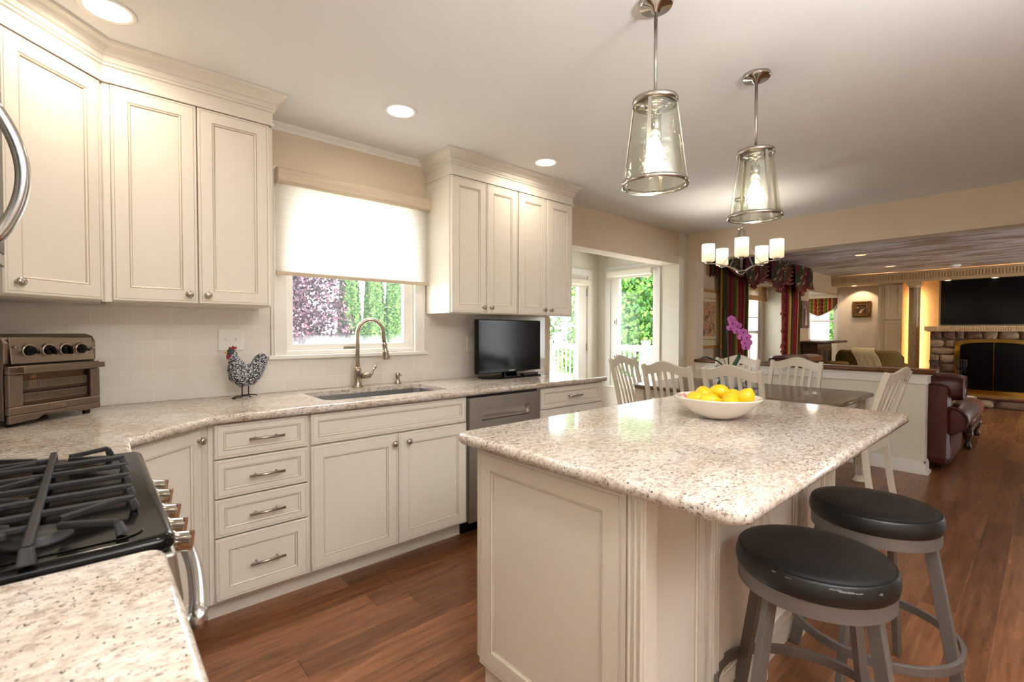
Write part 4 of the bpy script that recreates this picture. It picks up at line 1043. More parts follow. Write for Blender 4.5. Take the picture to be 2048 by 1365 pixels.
# bar alcove with its own window in the end wall
al = MB().box(10.0, 3.9, 0, 12.1, 4.0, 2.2).box(9.97, YF + .16, 0, 10.07, 4.0, 2.2).box(12.1, YF, 0, 12.2, 3.02, 2.2).box(12.1, 3.60, 0, 12.2, 4.0, 2.2).box(12.1, 3.02, 0, 12.2, 3.60, 1.05).box(12.1, 3.02, 1.98, 12.2, 3.60, 2.2)
struct('wall_alcove', al, 'bay')
struct('ceiling_alcove', MB().box(10.0, YF + .16, 2.10, 12.2, 4.0, 2.2), 'ceil')
t = thing('window_4', 'white window in the bar alcove under the swagged valance', 'window', (12.1, 3.31, 1.05)); t['kind'] = 'structure'
L = TR((-12.1, -3.31, -1.05)); s = MB(L)
s.box(12.07, 3.02, 1.05, 12.14, 3.10, 1.98).box(12.07, 3.54, 1.05, 12.14, 3.60, 1.98).box(12.07, 3.02, 1.05, 12.14, 3.6, 1.09).box(12.10, 3.1, 1.48, 12.14, 3.54, 1.52)
s.build('sash', 'white', t, .003); pane('pane', MB(L).box(12.12, 3.09, 1.08, 12.124, 3.55, 1.98), t)
light('AREA', 'alcove_lamp', (11.4, 3.3, 2.08), 5, WARM2, .2, None, (0, 0, -1))

# cornice with lamps in its soffit, cove light above
cn = MB(); cn.box(11.47, -2.99, 2.20, XF, YF - .002, 2.24); cn.box(11.45, -2.99, 2.235, 11.50, YF - .002, 2.385).box(11.42, -2.99, 2.37, 11.50, YF - .002, 2.395)
k = 0
y = YF - .03
while y > -1.6:
    cn.box(11.435, y - .022, 2.262, 11.451, y, 2.345); y -= .040
cn.box(11.435, -2.99, 2.235, 11.451, YF - .002, 2.252)
o = cn.build('cornice', 'dentil', None, 0, (11.5, 0, 2.2)); tag(o, 'long dentil cornice along the far family room wall', 'cornice')
AMB = (1.0, .56, .20)
light('AREA', 'cove_light', (11.66, .2, 2.27), 9, AMB, .10, 2.9).rotation_euler = (pi, radians(-12), 0)
light('AREA', 'cove_light', (11.66, 2.3, 2.27), 3, (1, .6, .3), .10, .7).rotation_euler = (pi, radians(-12), 0)
# niches beside the marble column
t = thing('tall_cabinet', 'tall cream cabinet with two panelled doors left of the column', 'cabinet', (11.60, 2.235, 0), radians(-90))
MB().box(0, .021, 0, .375, .28, 2.195).build('body', 'cream2', t)
MB().panel(.105, 1.50, .262, .67, 0, .05).build('door', ['cream2', 'glaze'], t); MB().panel(.105, .10, .262, 1.38, 0, .05).build('door', ['cream2', 'glaze'], t); MB().panel(.0, .1, .10, 2.07, .004, .02).build('side_stile', ['cream2', 'glaze'], t)
t = thing('column', 'round flecked marble column in front of the amber lit niche', 'column', (11.66, 1.685, 0))
MB().lathe([(.085, .0), (.085, 2.13)], seg=36, cap=False).build('shaft', 'marble', t)
MB().box(-.11, -.11, 2.14, .11, .11, 2.198).lathe([(.085, 2.10), (.10, 2.12), (.10, 2.14)], seg=36, cap=False).build('capital', 'dentil', t)
MB().lathe([(.115, 0), (.115, .05), (.09, .09), (.085, .12)], seg=36, cap=False).build('base', 'dentil', t)
light('AREA', 'niche_light', (11.775, 1.685, 1.18), 11, AMB, .10, 1.7, (1, 0, 0))
struct('wall_tv', MB().box(11.64, -1.6, 1.3, XF, 1.34, 2.2).box(11.70, -1.6, 0, XF, 1.34, 1.3), 'farwall')
# fireplace: stones, mantel, brass framed doors, raised hearth
stones = ['stone_a', 'stone_b', 'stone_c', 'stone_d']
for nm, c in zip(stones, (rgb(134, 112, 90), rgb(116, 94, 78), rgb(150, 128, 104), rgb(120, 88, 74))): M[nm] = plain('field ' + nm.replace('_', ' '), c, .85, 0, .22, 9, None, .3, .5, 24)
M['mortar'] = plain('fireplace mortar', rgb(112, 96, 80), .9)
t = thing('fireplace', 'fieldstone fireplace with brass framed glass doors below the large television', 'fireplace', (11.4, .35, 0))
mb = MB(); random.seed(11)
def stone(y0, y1, z0, z1, x=0.0):
    m = random.choice([0, 0, 1, 2, 2, 3]); cy, cz = (y0 + y1) / 2, (z0 + z1) / 2; hy, hz = (y1 - y0) / 2 - .006, (z1 - z0) / 2 - .006; rows = []; n = 18
    ph = random.uniform(0, 6); jit = [1 + .07 * sin(3 * 2 * pi * k / n + ph) + random.uniform(-.04, .03) for k in range(n)]
    for sc, dx in ((1.0, .03), (1.0, -.01), (.9, -.035), (.6, -.048), (.02, -.05)):
        r_ = []
        for k in range(n):
            a = 2 * pi * k / n; e = .45; ca, sa = cos(a), sin(a)
            r_.append((x + dx + random.uniform(-.004, .004), cy + hy * sc * jit[k] * abs(ca) ** e * (1 if ca >= 0 else -1), cz + hz * sc * jit[k] * abs(sa) ** e * (1 if sa >= 0 else -1)))
        rows.append(r_)
    mb.grid(rows, m, True, None, True)
def course(y0, y1, z0, z1):
    z = z0
    while z < z1 - .04:
        h = random.uniform(.10, .17); h = h if z + h < z1 - .06 else z1 - z; y = y0
        while y < y1 - .03:
            wd = random.uniform(.14, .30); wd = wd if y + wd < y1 - .1 else y1 - y; stone(y, y + wd, z, z + h); y += wd
        z += h
course(.72, 1.075, .19, 1.29); course(-1.5, -.23, .19, 1.29); course(-.23, .72, 1.14, 1.29)
mb.build('stonework', stones, t)
MB().box(.0, -1.5, 0, .30, 1.07, 1.29).build('backing', 'mortar', t)
mt = MB(); mt.box(-.16, -1.7, 1.29, .22, 1.135, 1.365).box(-.12, -1.65, 1.275, .22, 1.105, 1.29); y = 1.12
mt.box(-.17, -1.7, 1.352, .22, 1.14, 1.368)
while y > -1.0: mt.box(-.172, y - .016, 1.297, -.159, y, 1.343); y -= .029
mt.build('mantel', 'dentil', t)
def fparch(hw, zb, zs, rise, n=16): return [(hw, zb)] + [(hw * cos(pi * k / n), zs + rise * sin(pi * k / n) ** .8) for k in range(n + 1)] + [(-hw, zb)]
A = [(y + .25, z) for y, z in fparch(.485, .19, 1.065, .085)]; B = [(y + .25, z) for y, z in fparch(.415, .27, 1.02, .075)]
mb = MB(); nA = len(A)
mb.add([(-.06, y - .0, z) for y, z in A] + [(-.085, y, z) for y, z in B] + [(-.02, y, z) for y, z in A], [(i, i + 1, nA + i + 1, nA + i) for i in range(nA - 1)] + [(2 * nA + i, 2 * nA + i + 1, i + 1, i) for i in range(nA - 1)])
mb.box(-.075, -.235, .19, -.03, .735, .275); mb.box(-.085, -.17, .255, -.06, .67, .28)
mb.box(-.070, .247, .28, -.056, .253, 1.09)
mb.build('brass_frame', 'brass', t)
MB().add([(-.055, y, z) for y, z in B], [tuple(range(len(B)))]).build('glass_doors', 'screen', t)
mb = MB()
MB().slab([(-.30, -1.6), (.02, -1.6), (.02, 1.09), (-.30, 1.09)], .145, .19, .01).build('hearth_slab', 'wood_cap', t)
mb = MB(); random.seed(5); y = -1.5
MB().box(-.24, -1.55, 0, .1, 1.05, .146).build('hearth_base', 'mortar', t)
while y < 1.0: wd = random.uniform(.28, .5); stone(y, min(y + wd, 1.05), .0, .146, -.235); y += wd
mb.build('hearth_stones', stones, t)
t = thing('television', 'large wall television above the stone fireplace', 'television', (11.595, .585, 1.40))
MB().box(0, -.725, 0, .04, .725, .815).build('cabinet', 'gloss_black', t, .004); MB().box(-.002, -.715, .012, .001, .715, .803).build('screen', 'screen', t)
# candle holders on the hearth
for yy, hh, lab in ((1.20, .74, 'tall black wire candle holder standing on the hearth'),):
    t = thing('candle_holder', lab, 'candle holder', (11.22, .985, .191))
    mb = MB(); mb.lathe([(.07, 0), (.07, .008), (.012, .02), (.008, .05), (.008, .40), (.03, .42), (.001, .421)], seg=16)
    for k in range(4):
        a = k * pi / 2; mb.tube([(.01 * cos(a), .01 * sin(a), .36), (.05 * cos(a), .05 * sin(a), .38), (.06 * cos(a), .06 * sin(a), .42)], .004, 6)
    mb.build('stand', 'iron', t)
    mb = MB()
    for k in range(12):
        a = 2 * pi * k / 12; mb.tube([(.045 * cos(a), .045 * sin(a), .42), (.075 * cos(a), .075 * sin(a), .50), (.07 * cos(a), .07 * sin(a), .60)], .0035, 5)
    for z, r in ((.50, .075), (.60, .07)): mb.tube([(r * cos(2 * pi * k / 20), r * sin(2 * pi * k / 20), z) for k in range(20)], .0035, 5, 0, True, True)
    mb.build('cage', 'iron', t)
t = thing('candle_holder', 'low black wire candle holder at the left end of the hearth', 'candle holder', (11.22, 1.33, .191))
mb = MB(); mb.lathe([(.06, 0), (.06, .008), (.01, .02), (.008, .46), (.03, .47), (.001, .471)], seg=16); mb.build('stand', 'iron', t)
mb = MB()
for k in range(12): a = 2 * pi * k / 12; mb.tube([(.06 * cos(a), .06 * sin(a), .47), (.075 * cos(a), .075 * sin(a), .57)], .0035, 5)
for z, r in ((.475, .06), (.57, .075)): mb.tube([(r * cos(2 * pi * k / 20), r * sin(2 * pi * k / 20), z) for k in range(20)], .0035, 5, 0, True, True)
mb.build('cage', 'iron', t)
# small gilt picture under a soffit lamp
t = thing('painting', 'small dark painting in a wide gilt frame on the far wall', 'painting', (XF - .001, 2.56, 1.735))
n = N('dark still life'); v = n.noise(n.coord(), 14, 4); n.set(n.ramp(v, [(.4, rgb(40, 26, 18)), (.55, rgb(78, 50, 30)), (.66, rgb(190, 160, 120))]), .5); M['darkpaint'] = n.m
fr = MB(); 
for y0, z0, y1, z1 in ((-.155, .085, .155, .16), (-.155, -.16, .155, -.085), (-.155, -.085, -.08, .085), (.08, -.085, .155, .085)): fr.box(-.035, y0, z0, 0, y1, z1)
random.seed(2)
for k in range(46):
    a = 2 * pi * k / 46; e = max(abs(cos(a)), abs(sin(a))); fr.ball((-.036, .135 * cos(a) / e, .138 * sin(a) / e), random.uniform(.010, .020), None, None, 8, 5)
fr.build('frame', 'gilt_dark', t)
MB().box(-.018, -.082, -.087, -.012, .082, .087).build('canvas', 'darkpaint', t)
light('SPOT', 'picture_light', (11.62, 2.56, 2.19), 16, (1, .74, .48), .015, None, (.28, 0, -.52), None, None, 95, .35)
for (y, lab) in ((2.62, 'small lit lamp in the cornice soffit above the gilt painting'), (1.22, 'small lit lamp in the cornice soffit at the left of the large television'), (.62, 'small lit lamp in the cornice soffit above the middle of the large television')):
    t = thing('soffit_lamp', lab, 'recessed light', (11.56, y, 2.1985), 0, 'lamps in the cornice soffit'); MB().lathe([(.05, 0), (.05, -.006), (.04, -.008)], seg=20, cap=False).build('trim_ring', 'white', t); MB().lathe([(.041, -.004), (.001, -.004)], seg=20, cap=False).build('lens', 'lens', t)
for x, y, lab in ((8.56, 1.865, 'recessed light in the brushed ceiling nearer the beam'), (10.42, 1.84, 'recessed light in the brushed ceiling nearer the cornice')):
    downlight(x, y, FC, lab, .085, 'lens_dim')['group'] = 'recessed lights in the family room ceiling'
for x, y in ((8.56, 1.865), (10.42, 1.84), (8.56, -.2), (10.42, -.2)): light('AREA', 'family_downlight_lamp', (x, y, FC - .012), 6, (1, .80, .56), .12, None, (0, 0, -1), 150, 'DISK')
t = thing('smoke_detector', 'round white smoke detector on the brushed ceiling', 'smoke detector', (10.98, 1.09, FC))
MB().lathe([(.10, 0), (.10, -.02), (.07, -.05), (.001, -.055)], seg=30).build('cover', 'white', t); MB().lathe([(.015, -.054), (.012, -.058), (.001, -.059)], seg=12).build('button', 'white', t)

# ------------------------------------------------------------------ family room: furniture and window dressing
ST = [(0, rgb(108, 20, 22)), (.24, rgb(176, 134, 70)), (.30, rgb(92, 84, 44)), (.42, rgb(62, 60, 36)), (.47, rgb(176, 134, 70)), (.52, rgb(118, 22, 26)), (.76, rgb(184, 144, 78)), (.82, rgb(70, 62, 36)), (.95, rgb(170, 130, 66))]
M['curtain'] = stripes('red olive gold striped drapery', ST)
STV = [(0, rgb(84, 26, 26)), (.34, rgb(58, 50, 34)), (.60, rgb(164, 128, 84)), (.64, rgb(72, 62, 40)), (.80, rgb(96, 30, 30)), (.95, rgb(160, 122, 78))]
M['valance'] = stripes('dark burgundy striped valance fabric', STV)
ST2 = [(0, rgb(112, 30, 26)), (.22, rgb(190, 150, 60)), (.26, rgb(92, 90, 40)), (.5, rgb(206, 166, 70)), (.54, rgb(130, 36, 26)), (.78, rgb(200, 160, 66)), (.82, rgb(84, 80, 40))]
M['valance2'] = stripes('red gold striped alcove fabric', ST2)
M['fringe'] = plain('burgundy tassel fringe', rgb(112, 48, 46), .9, 0, .2, 60)
def curtain(name, label, x0, x1, y, z0, z1, rep, off, fringe=False):
    t = thing(name, label, 'curtain', ((x0 + x1) / 2, y, z0)); cx = (x0 + x1) / 2
    n = 48; rows = []; uv = []
    for i in range(9):
        z = (z1 - z0) * i / 8; r_ = []; u_ = []
        for j in range(n + 1):
            u = j / n; x = x0 + (x1 - x0) * u - cx; fl = .9 + .1 * cos(i)
            r_.append((x + .02 * sin(u * 23) * (1 - i / 9), .045 * fl * sin(2 * pi * u * 6.0), z)); u_.append((u * rep + off, z))
        rows.append(r_); uv.append(u_)
    o = MB().grid(rows, 0, True, uv).build('panel', 'curtain', t); so = o.modifiers.new('thick', 'SOLIDIFY'); so.thickness = .006
    if fringe:
        mb = MB(); random.seed(8); z = .02
        while z < z1 - z0:
            x = x0 - cx - .03 + random.uniform(-.03, .012); mb.lathe([(.001, .03), (.010, .018), (.006, .012), (.014, -.012), (.001, -.016)], (x, random.uniform(-.03, .03), z), 6); z += .026
        mb.build('tassel_fringe', 'fringe', t)
    return t
curtain('curtain', 'floor length red and olive striped curtain left of the bay window', 6.32, 7.10, 2.90, .03, 2.26, 1.22, .80)
curtain('curtain', 'red and olive striped curtain with tassel fringe right of the bay window', 8.56, 9.26, 2.90, .03, 2.26, .95, .02, True)
# swagged valance: pleated board with three swags and tails
t = thing('valance', 'burgundy striped swag valance with fringe over the bay window', 'valance', (7.77, 2.85, 2.0))
def sheet(u0, u1, zt, zb, yy, folds, amp, nu=40, nv=14, droop=0, rep=2.0, tilt=0, tw=0):
    rows = []; uv = []
    for i in range(nv + 1):
        f = i / nv; r_ = []; u_ = []
        for j in range(nu + 1):
            u = j / nu; prof = 1 - (2 * u - 1) ** 2
            z = zt + (zb(u) - zt) * f
            y = yy - amp * (.5 + .5 * sin(2 * pi * folds * f)) * prof ** .6 - .03 * f
            r_.append((u0 + (u1 - u0) * u + tw * (f - .5) * (1 - f), y, z)); u_.append(((u + tilt * f) * rep, f))
        rows.append(r_); uv.append(u_)
    return rows, uv
hb = MB(); zt = .395
# flat pleated heading
n = 150; rows = []; uv = []
for i in range(6):
    f = i / 5; rows.append([(-1.66 + 3.32 * j / n, -.018 * sin(j * 1.05) * (.4 + .6 * f), zt - .235 * f) for j in range(n + 1)]); uv.append([(j / n * 6, f) for j in range(n + 1)])
hb.grid(rows, 0, True, uv)
rows = []; uv = []
for xs_, xe, yb in ((1.66, 1.66, .13), (-1.66, -1.66, .13)):
    rr = []; uu = []
    for i in range(6):
        f = i / 5; rr.append([(xs_, yb * j / 10, zt - .40 * f + .012 * sin(j * 2)) for j in range(11)]); uu.append([(j / 10, f) for j in range(11)])
    hb.grid(rr, 0, True, uu)
o = hb.build('heading', 'valance', t)
for u0, u1, lo in ((-1.60, -.80, .0), (-.90, .10, .0), (.0, 1.10, .0)):
    r_, u_ = sheet(u0, u1, zt - .02, lambda u, lo=lo: .17 + (lo - .13) * (1 - abs(2 * u - 1) ** 1.8), -.02, 5, .055, 40, 24, 0, 1.1, .35)
    o = MB().grid(r_, 0, True, u_).build('swag', 'valance', t)
    fr = MB(); bot = r_[-1]; fr.tube([(p[0], p[1], p[2] - .012) for p in bot], .018, 8); fr.build('fringe', 'fringe', t)
for xc, wd, drop, tl in ((-.87, .46, -.12, .6), (.04, .46, -.12, .7), (1.07, .50, -.12, .7), (1.50, .30, .02, .3)):
    r_, u_ = sheet(xc - wd / 2, xc + wd / 2, zt - .03, lambda u, d=drop: .02 + (d - .02) * (1 - abs(2 * u - 1)) , -.085, 0, .02, 20, 12, 0, .8, tl)
    rows = [[(p[0] + .02 * sin(i * .5), p[1] - .02 * sin(j * 1.3), p[2]) for j, p in enumerate(rw)] for i, rw in enumerate(r_)]
    MB().grid(rows, 0, True, u_).build('tail', 'valance', t)
    bot = rows[-1]; MB().tube([(p[0], p[1] - .004, p[2] - .010) for p in bot], .016, 8).build('fringe', 'fringe', t)
t = thing('bamboo_shade', 'raised woven bamboo shade at the top of the bay window', 'blind', (8.2, 3.24, 1.86))
mb = MB()
for k in range(14): mb.box(-1.1, -.02, .002 + k * .0125, .50, -.008, .010 + k * .0125)
mb.build('slats', 'bamboo', t)
MB().box(-1.1, -.035, -.045, .50, -.005, .0).box(-1.1, -.030, -.075, .50, -.010, -.047).build('stacked_folds', 'bamboo', t)
mb = MB(); 
for x in (-.2, .15, .44): mb.box(x, -.037, -.075, x + .008, -.036, .18)
mb.build('cord', 'dark_wood', t)
# valance of the alcove window
t = thing('valance', 'red and gold scalloped valance with beaded edge in the bar alcove', 'valance', (12.05, 3.30, 1.6))
rows = []; uv = []
zb_ = lambda u: .02 + .22 * u ** 1.3 + (.10 if u > .8 else 0) * (u - .8) * 5
for i in range(17):
    f = i / 16; rows.append([(-.01 - .03 * sin(2 * pi * 4 * f) * sin(pi * min(1, j / 24)), .31 - .62 * j / 30, .40 + (zb_(abs(j / 30 - .38) / .62) - .40) * f - .0) for j in range(31)]); uv.append([(j / 30 * 2.3, f) for j in range(31)])
MB().grid(rows, 0, True, uv).build('swag', 'valance2', t)
mb = MB()
for j in range(0, 31): p = rows[-1][j]; mb.ball((p[0] - .01, p[1], p[2] - .015), .012, None, None, 8, 6)
mb.build('bead_trim', 'white', t); MB().tube([(p[0] - .006, p[1], p[2] - .002) for p in rows[-1]], .007, 6).build('cord', 'black', t)

# pictures on the left wall
n = N('abstract still life print'); c = n.coord()
v = n.noise(c, 7, 5, .65); v2 = n.noise(c, 16, 3)
n.set(n.ramp(n.mix(.4, v, v2), [(.36, rgb(48, 40, 38)), (.44, rgb(120, 78, 44)), (.50, rgb(196, 150, 84)), (.56, rgb(158, 74, 44)), (.62, rgb(190, 178, 160))]), .5); M['print'] = n.m
t = thing('framed_print', 'tall gold framed abstract print with a cream mat', 'picture', (6.10, YF - .001, 1.435))
hw, hh = .315, .385
fr = MB()
for x0, z0, x1, z1 in ((-hw, hh - .035, hw, hh), (-hw, -hh, hw, -hh + .035), (-hw, -hh + .035, -hw + .035, hh - .035), (hw - .035, -hh + .035, hw, hh - .035)): fr.box(x0, -.03, z0, x1, 0, z1)
fr.build('frame', 'gold', t, .004); MB().box(-hw + .03, -.014, -hh + .03, hw - .03, -.008, hh - .03).build('mat_board', 'mat_board', t)
MB().box(-.205, -.017, -.275, .205, -.0145, .275).build('inner_line', 'dark_wood', t); MB().box(-.198, -.019, -.268, .198, -.0165, .268).build('inner_mat', 'mat_board', t)
MB().box(-.165, -.021, -.225, .165, -.0185, .225).build('print', 'print', t)
n = N('portrait photo backdrop'); v = n.noise(n.coord(), 5, 3); n.set(n.ramp(v, [(.4, rgb(70, 56, 58)), (.6, rgb(104, 84, 84))]), .4); M['photo'] = n.m
M['pale_dress'] = plain('pale dress in the photo', rgb(206, 178, 170), .6); M['suit'] = plain('dark suit in the photo', rgb(44, 38, 44), .6); M['skin'] = plain('skin tone in the photo', rgb(186, 138, 116), .6)
t = thing('framed_photo', 'frameless wall photo of a couple, one in a long pale dress', 'photo', (9.84, YF - .001, 1.585))
MB().box(-.20, -.02, -.25, .20, 0, .25).build('print', 'photo', t)
MB().prism([(-.01, .08), (.035, .08), (.05, .0), (.10, -.20), (-.04, -.20), (-.0, .0)], -.0212, -.0200, 'xz').build('figure_dress', 'pale_dress', t)
MB().prism([(-.10, .10), (-.02, .10), (-.012, -.19), (-.085, -.19)], -.0210, -.0200, 'xz').build('figure_suit', 'suit', t)
mb = MB()
for x, z in ((-.055, .128), (.012, .112)): mb.add([(x + .020 * cos(2 * pi * k / 14), -.0211, z + .026 * sin(2 * pi * k / 14)) for k in range(14)], [tuple(range(14))])
mb.build('faces', 'skin', t)
# bar
t = thing('bar_counter', 'dark wood bar with panelled front in the alcove', 'bar counter', (10.4, 2.80, 0))
MB().slab([(-.85, -.18), (.75, -.18), (.75, .16), (-.85, .16)], 1.055, 1.10, .012).build('bar_top', 'dark_wood', t)
MB().box(-.80, -.10, 0, .02, .13, 1.055).build('body', 'dark_wood', t)
for k in range(3): MB().panel(-.78 + k * .265, .12, .25, .86, -.112, .045, .012).build('front_panel', ['dark_wood', 'dark_wood'], t)
t = thing('counter_stool', 'low dark padded stool in front of the bar', 'stool', (9.62, 2.42, 0))
MB().lathe([(.001, .76), (.16, .755), (.18, .74), (.18, .70), (.001, .695)], seg=28).build('seat', 'olive', t)
for k in range(4): a = radians(45 + 90 * k); MB().bar((.12 * cos(a), .12 * sin(a), .70), (.19 * cos(a), .19 * sin(a), 0), .03, .03).build('leg', 'dark_wood', t)
# settee, seen from behind, with a throw
t = thing('settee', 'olive quilted settee seen from behind with rolled ends', 'settee', (10.25, 2.14, 0))
rows = []
prof = [(.0, .10), (-.02, .4), (-.03, .70), (-.05, .84), (-.05, .90), (-.02, .94), (.04, .95), (.10, .92), (.12, .85), (.14, .60), (.16, .42)]
for k in range(25):
    u = -1 + 2 * k / 24; dz = -.05 * (abs(u) < .45) * (1 + cos(pi * u / .45)) / 2; ex = -.02 + .22 * abs(u) ** 3; rows.append([(x + ex, .49 * u, z + (dz if z > .6 else 0) - (.10 * max(0, abs(u) - .86) / .14 if z > .8 else 0)) for x, z in prof])
mb = MB(); mb.grid(rows, 0, True); mb.build('backrest', 'olive', t, 0, None, 1)
for s in (-1, 1): 
    mb = MB(); mb.lathe([(.02, -.36), (.085, -.35), (.11, -.2), (.11, .25), (.085, .34), (.02, .35)], (.42, s * .43, .60), 20, 0, 'x'); mb.box(.08, s * .36, .10, .74, s * .50, .58); mb.build('arm', 'olive', t)
MB().box(.1, -.40, .10, .80, .40, .46).build('seat', 'olive', t, .03)
for sx in (.06, .72):
    for sy in (-.42, .42): MB().lathe([(.02, 0), (.03, .10)], (sx, sy, 0), 12).build('foot', 'dark_wood', t)
t = thing('throw_blanket', 'cream throw draped over the back of the olive settee', 'blanket', (10.25, 2.2, .5))
rows = []
for k in range(17):
    u = k / 16; y = -.20 + .34 * u; rows.append([(-.075 + .006 * sin(k * 1.6), y - .13, .10), (-.076 + .006 * sin(k * 1.4), y - .09, .26), (-.082, y - .045, .36), (-.078, y, .42), (-.03, y + .01, .478), (.05, y + .01, .470), (.15, y + .01, .40), (.18, y + .01, .2)])
o = MB().grid(rows).build('knit', 'throw', t, 0, None, 1); so = o.modifiers.new('thick', 'SOLIDIFY'); so.thickness = .014; so.offset = 1
# leather sofa against the half wall: back towards the kitchen, near arm towards the aisle
t = thing('sofa', 'burgundy leather sofa with its back to the half wall', 'sofa', (5.75, .575, 0))
LE = 2.0
MB().box(.02, .0, .05, .30, LE, .80).build('back_frame', 'leather', t, .07)
MB().box(.10, .03, .04, 1.0, LE, .40).build('base', 'leather', t, .05)
def armsec(k):
    pr = [(.24, .045), (.03, .045), (.004, .07), (.0, .20), (-.004, .33), (-.03, .345)] + [(-.005 + .118 * cos(a), .475 + .122 * sin(a)) for a in [radians(235 - 25 * q_) for q_ in range(9)]] + [(.20, .56), (.24, .50)]
    return [(.10 + (y - .10) * k, .33 + (z - .33) * k) for y, z in pr]
rows = [[(x, y, z) for y, z in armsec(k)] for x, k in ((.10, .90), (.085, .97), (.10, 1.0), (.55, 1.0), (.98, 1.0), (1.0, .97), (.99, .90))]
mb = MB(); mb.grid(rows, 0, True, None, True); n = len(rows[0])
mb.f += [tuple(range(n)), tuple(reversed(range(6 * n, 7 * n)))]; mb.mi += [0, 0]; mb.sm += [False, False]; mb.build('arm', 'leather', t)
mb = MB(); mb.tube([(.096, y, z) for y, z in armsec(.965)[4:14]], .006, 8); mb.build('arm_piping', 'leather', t)
for k in range(2): MB().box(.28, .26 + k * .87, .38, 1.02, 1.11 + k * .87, .51).build('seat_cushion', 'leather', t, .06)
random.seed(4)
for k in range(3):
    y0 = -.075 + k * .68; rows = []
    for i in range(13):
        f = i / 12; y = y0 + .66 * f; e = 1 - .16 * abs(2 * f - 1) ** 5; rr = []
        for q_ in range(28):
            a = 2 * pi * q_ / 28; ca, sa = cos(a), sin(a); p_ = .55
            wr = 1 + .025 * sin(9 * a + i * 1.7) + random.uniform(-.008, .008)
            rr.append((.30 + .225 * e * wr * abs(ca) ** p_ * (1 if ca > 0 else -1), y, .755 + .125 * e * wr * abs(sa) ** p_ * (1 if sa > 0 else -1)))
        rows.append(rr)
    mb = MB(); mb.grid(rows, 0, True, None, True); mb.f += [tuple(range(28)), tuple(reversed(range(12 * 28, 13 * 28)))]; mb.mi += [0, 0]; mb.sm += [True, True]; mb.build('back_cushion', 'leather', t)
for x in (.2, .92): MB().lathe([(.025, 0), (.035, .06)], (x, .09, 0), 12).build('foot', 'dark_wood', t)
t = thing('ottoman', 'brown leather ottoman with carved dark legs beyond the sofa', 'ottoman', (7.62, .92, 0))
M['leather2'] = plain('tan brown leather', rgb(116, 62, 38), .35, 0, .15, 6, None, .5, .1, 60)
MB().box(-.62, -.42, .24, .58, .45, .46).build('cushion', 'leather2', t, .08); MB().box(-.60, -.40, .19, .56, .43, .25).build('frame', 'dark_wood', t, .01)
for sx in (-.52, .50):
    for sy in (-.36, .37): MB().lathe([(.02, 0), (.035, .02), (.03, .05), (.018, .08), (.035, .12), (.045, .16), (.045, .20)], (sx, sy, 0), 14).build('leg', 'dark_wood', t)
o = MB().box(-.06, -.10, 0, .06, .10, .012).build('paper', 'white', None); o.location = (8.12, .68, .4605); o.rotation_euler = (0, 0, .4); tag(o, 'white folded paper lying on the far end of the ottoman', 'paper')
t = thing('sofa', 'second burgundy leather sofa under the bay window', 'sofa', (7.98, 2.36, 0))
MB().box(-.85, -.45, .0, .85, .35, .42).build('base', 'leather', t, .05); MB().box(-.85, .10, .3, .85, .36, .78).build('backrest', 'leather', t, .07)
for s in (-1, 1): MB().box(s * .95, -.45, .05, s * .80, .36, .60).build('arm', 'leather', t, .06)
for k in range(2): MB().box(-.83 + .84 * k, .0, .70, -.01 + .84 * k, .30, .93 - .02 * k).build('back_cushion', 'leather', t, .09)

# ------------------------------------------------------------------ outdoors
struct('ground', MB().box(-14, 3.2, -.72, 40, 45, -.60), 'lawn'); 
struct('ground', MB().box(-3, 3.2, -.60, 5.3, 10.2, -.585), 'concrete')
struct('deck', MB().box(3.0, 4.36, -.25, 8.6, 8.2, -.06).box(5.5, 3.3, -.25, 8.6, 4.36, -.06), 'concrete')
def foliage_mesh(nm, shape, count, leafsz, mats, seed, core=None):
    random.seed(seed); mb = MB()
    while len(mb.f) < count:
        p, nn = shape()
        a = Vector((random.gauss(0, 1), random.gauss(0, 1), random.gauss(0, 1))).normalized(); nn = (nn + a * .8).normalized(); s_ = nn.cross(a).normalized(); t_ = nn.cross(s_); l = leafsz * random.uniform(.6, 1.3)
        mb.add([p - s_ * l * .45, p + t_ * l * .3, p + s_ * l * .45 + nn * l * .2, p - t_ * l * .7], [(0, 1, 2, 3)], random.randrange(len(mats)))
    if core: mb.lathe(core, seg=12, m=len(mats) - 1)
    return mb.build(nm, mats)
for nm, c in (('leaf_a', rgb(104, 156, 64)), ('leaf_b', rgb(140, 186, 88)), ('leaf_c', rgb(72, 124, 62)), ('cedar_a', rgb(112, 154, 76)), ('cedar_b', rgb(82, 126, 64)), ('cedar_c', rgb(150, 186, 100)), ('cedar_d', rgb(52, 88, 48)), ('plum_a', rgb(120, 78, 96)), ('plum_b', rgb(170, 124, 140)), ('plum_c', rgb(78, 50, 64)), ('plum_d', rgb(60, 40, 50))):
    M[nm] = plain('foliage ' + nm.replace('_', ' '), c, .6, 0, .15, 3)
M['bark'] = plain('bark', rgb(96, 80, 66), .9, 0, .2, 20)
def cone_shape(r, h):
    def f():
        z = random.random() ** 1.15; a = random.uniform(0, 2 * pi); rr = r * (1 - z) ** .55 * (.86 + .14 * sin(a * 7 + z * 9)) * random.uniform(.86, 1.0)
        return Vector((rr * cos(a), rr * sin(a), z * h)), Vector((cos(a), sin(a), .4))
    return f
def blob_shape(blobs):
    def f():
        cx, cy, cz, r = random.choice(blobs); d = Vector((random.gauss(0, 1), random.gauss(0, 1), random.gauss(0, 1))).normalized()
        return Vector((cx, cy, cz)) + d * r * random.uniform(.75, 1.05), d + Vector((0, 0, .4))
    return f
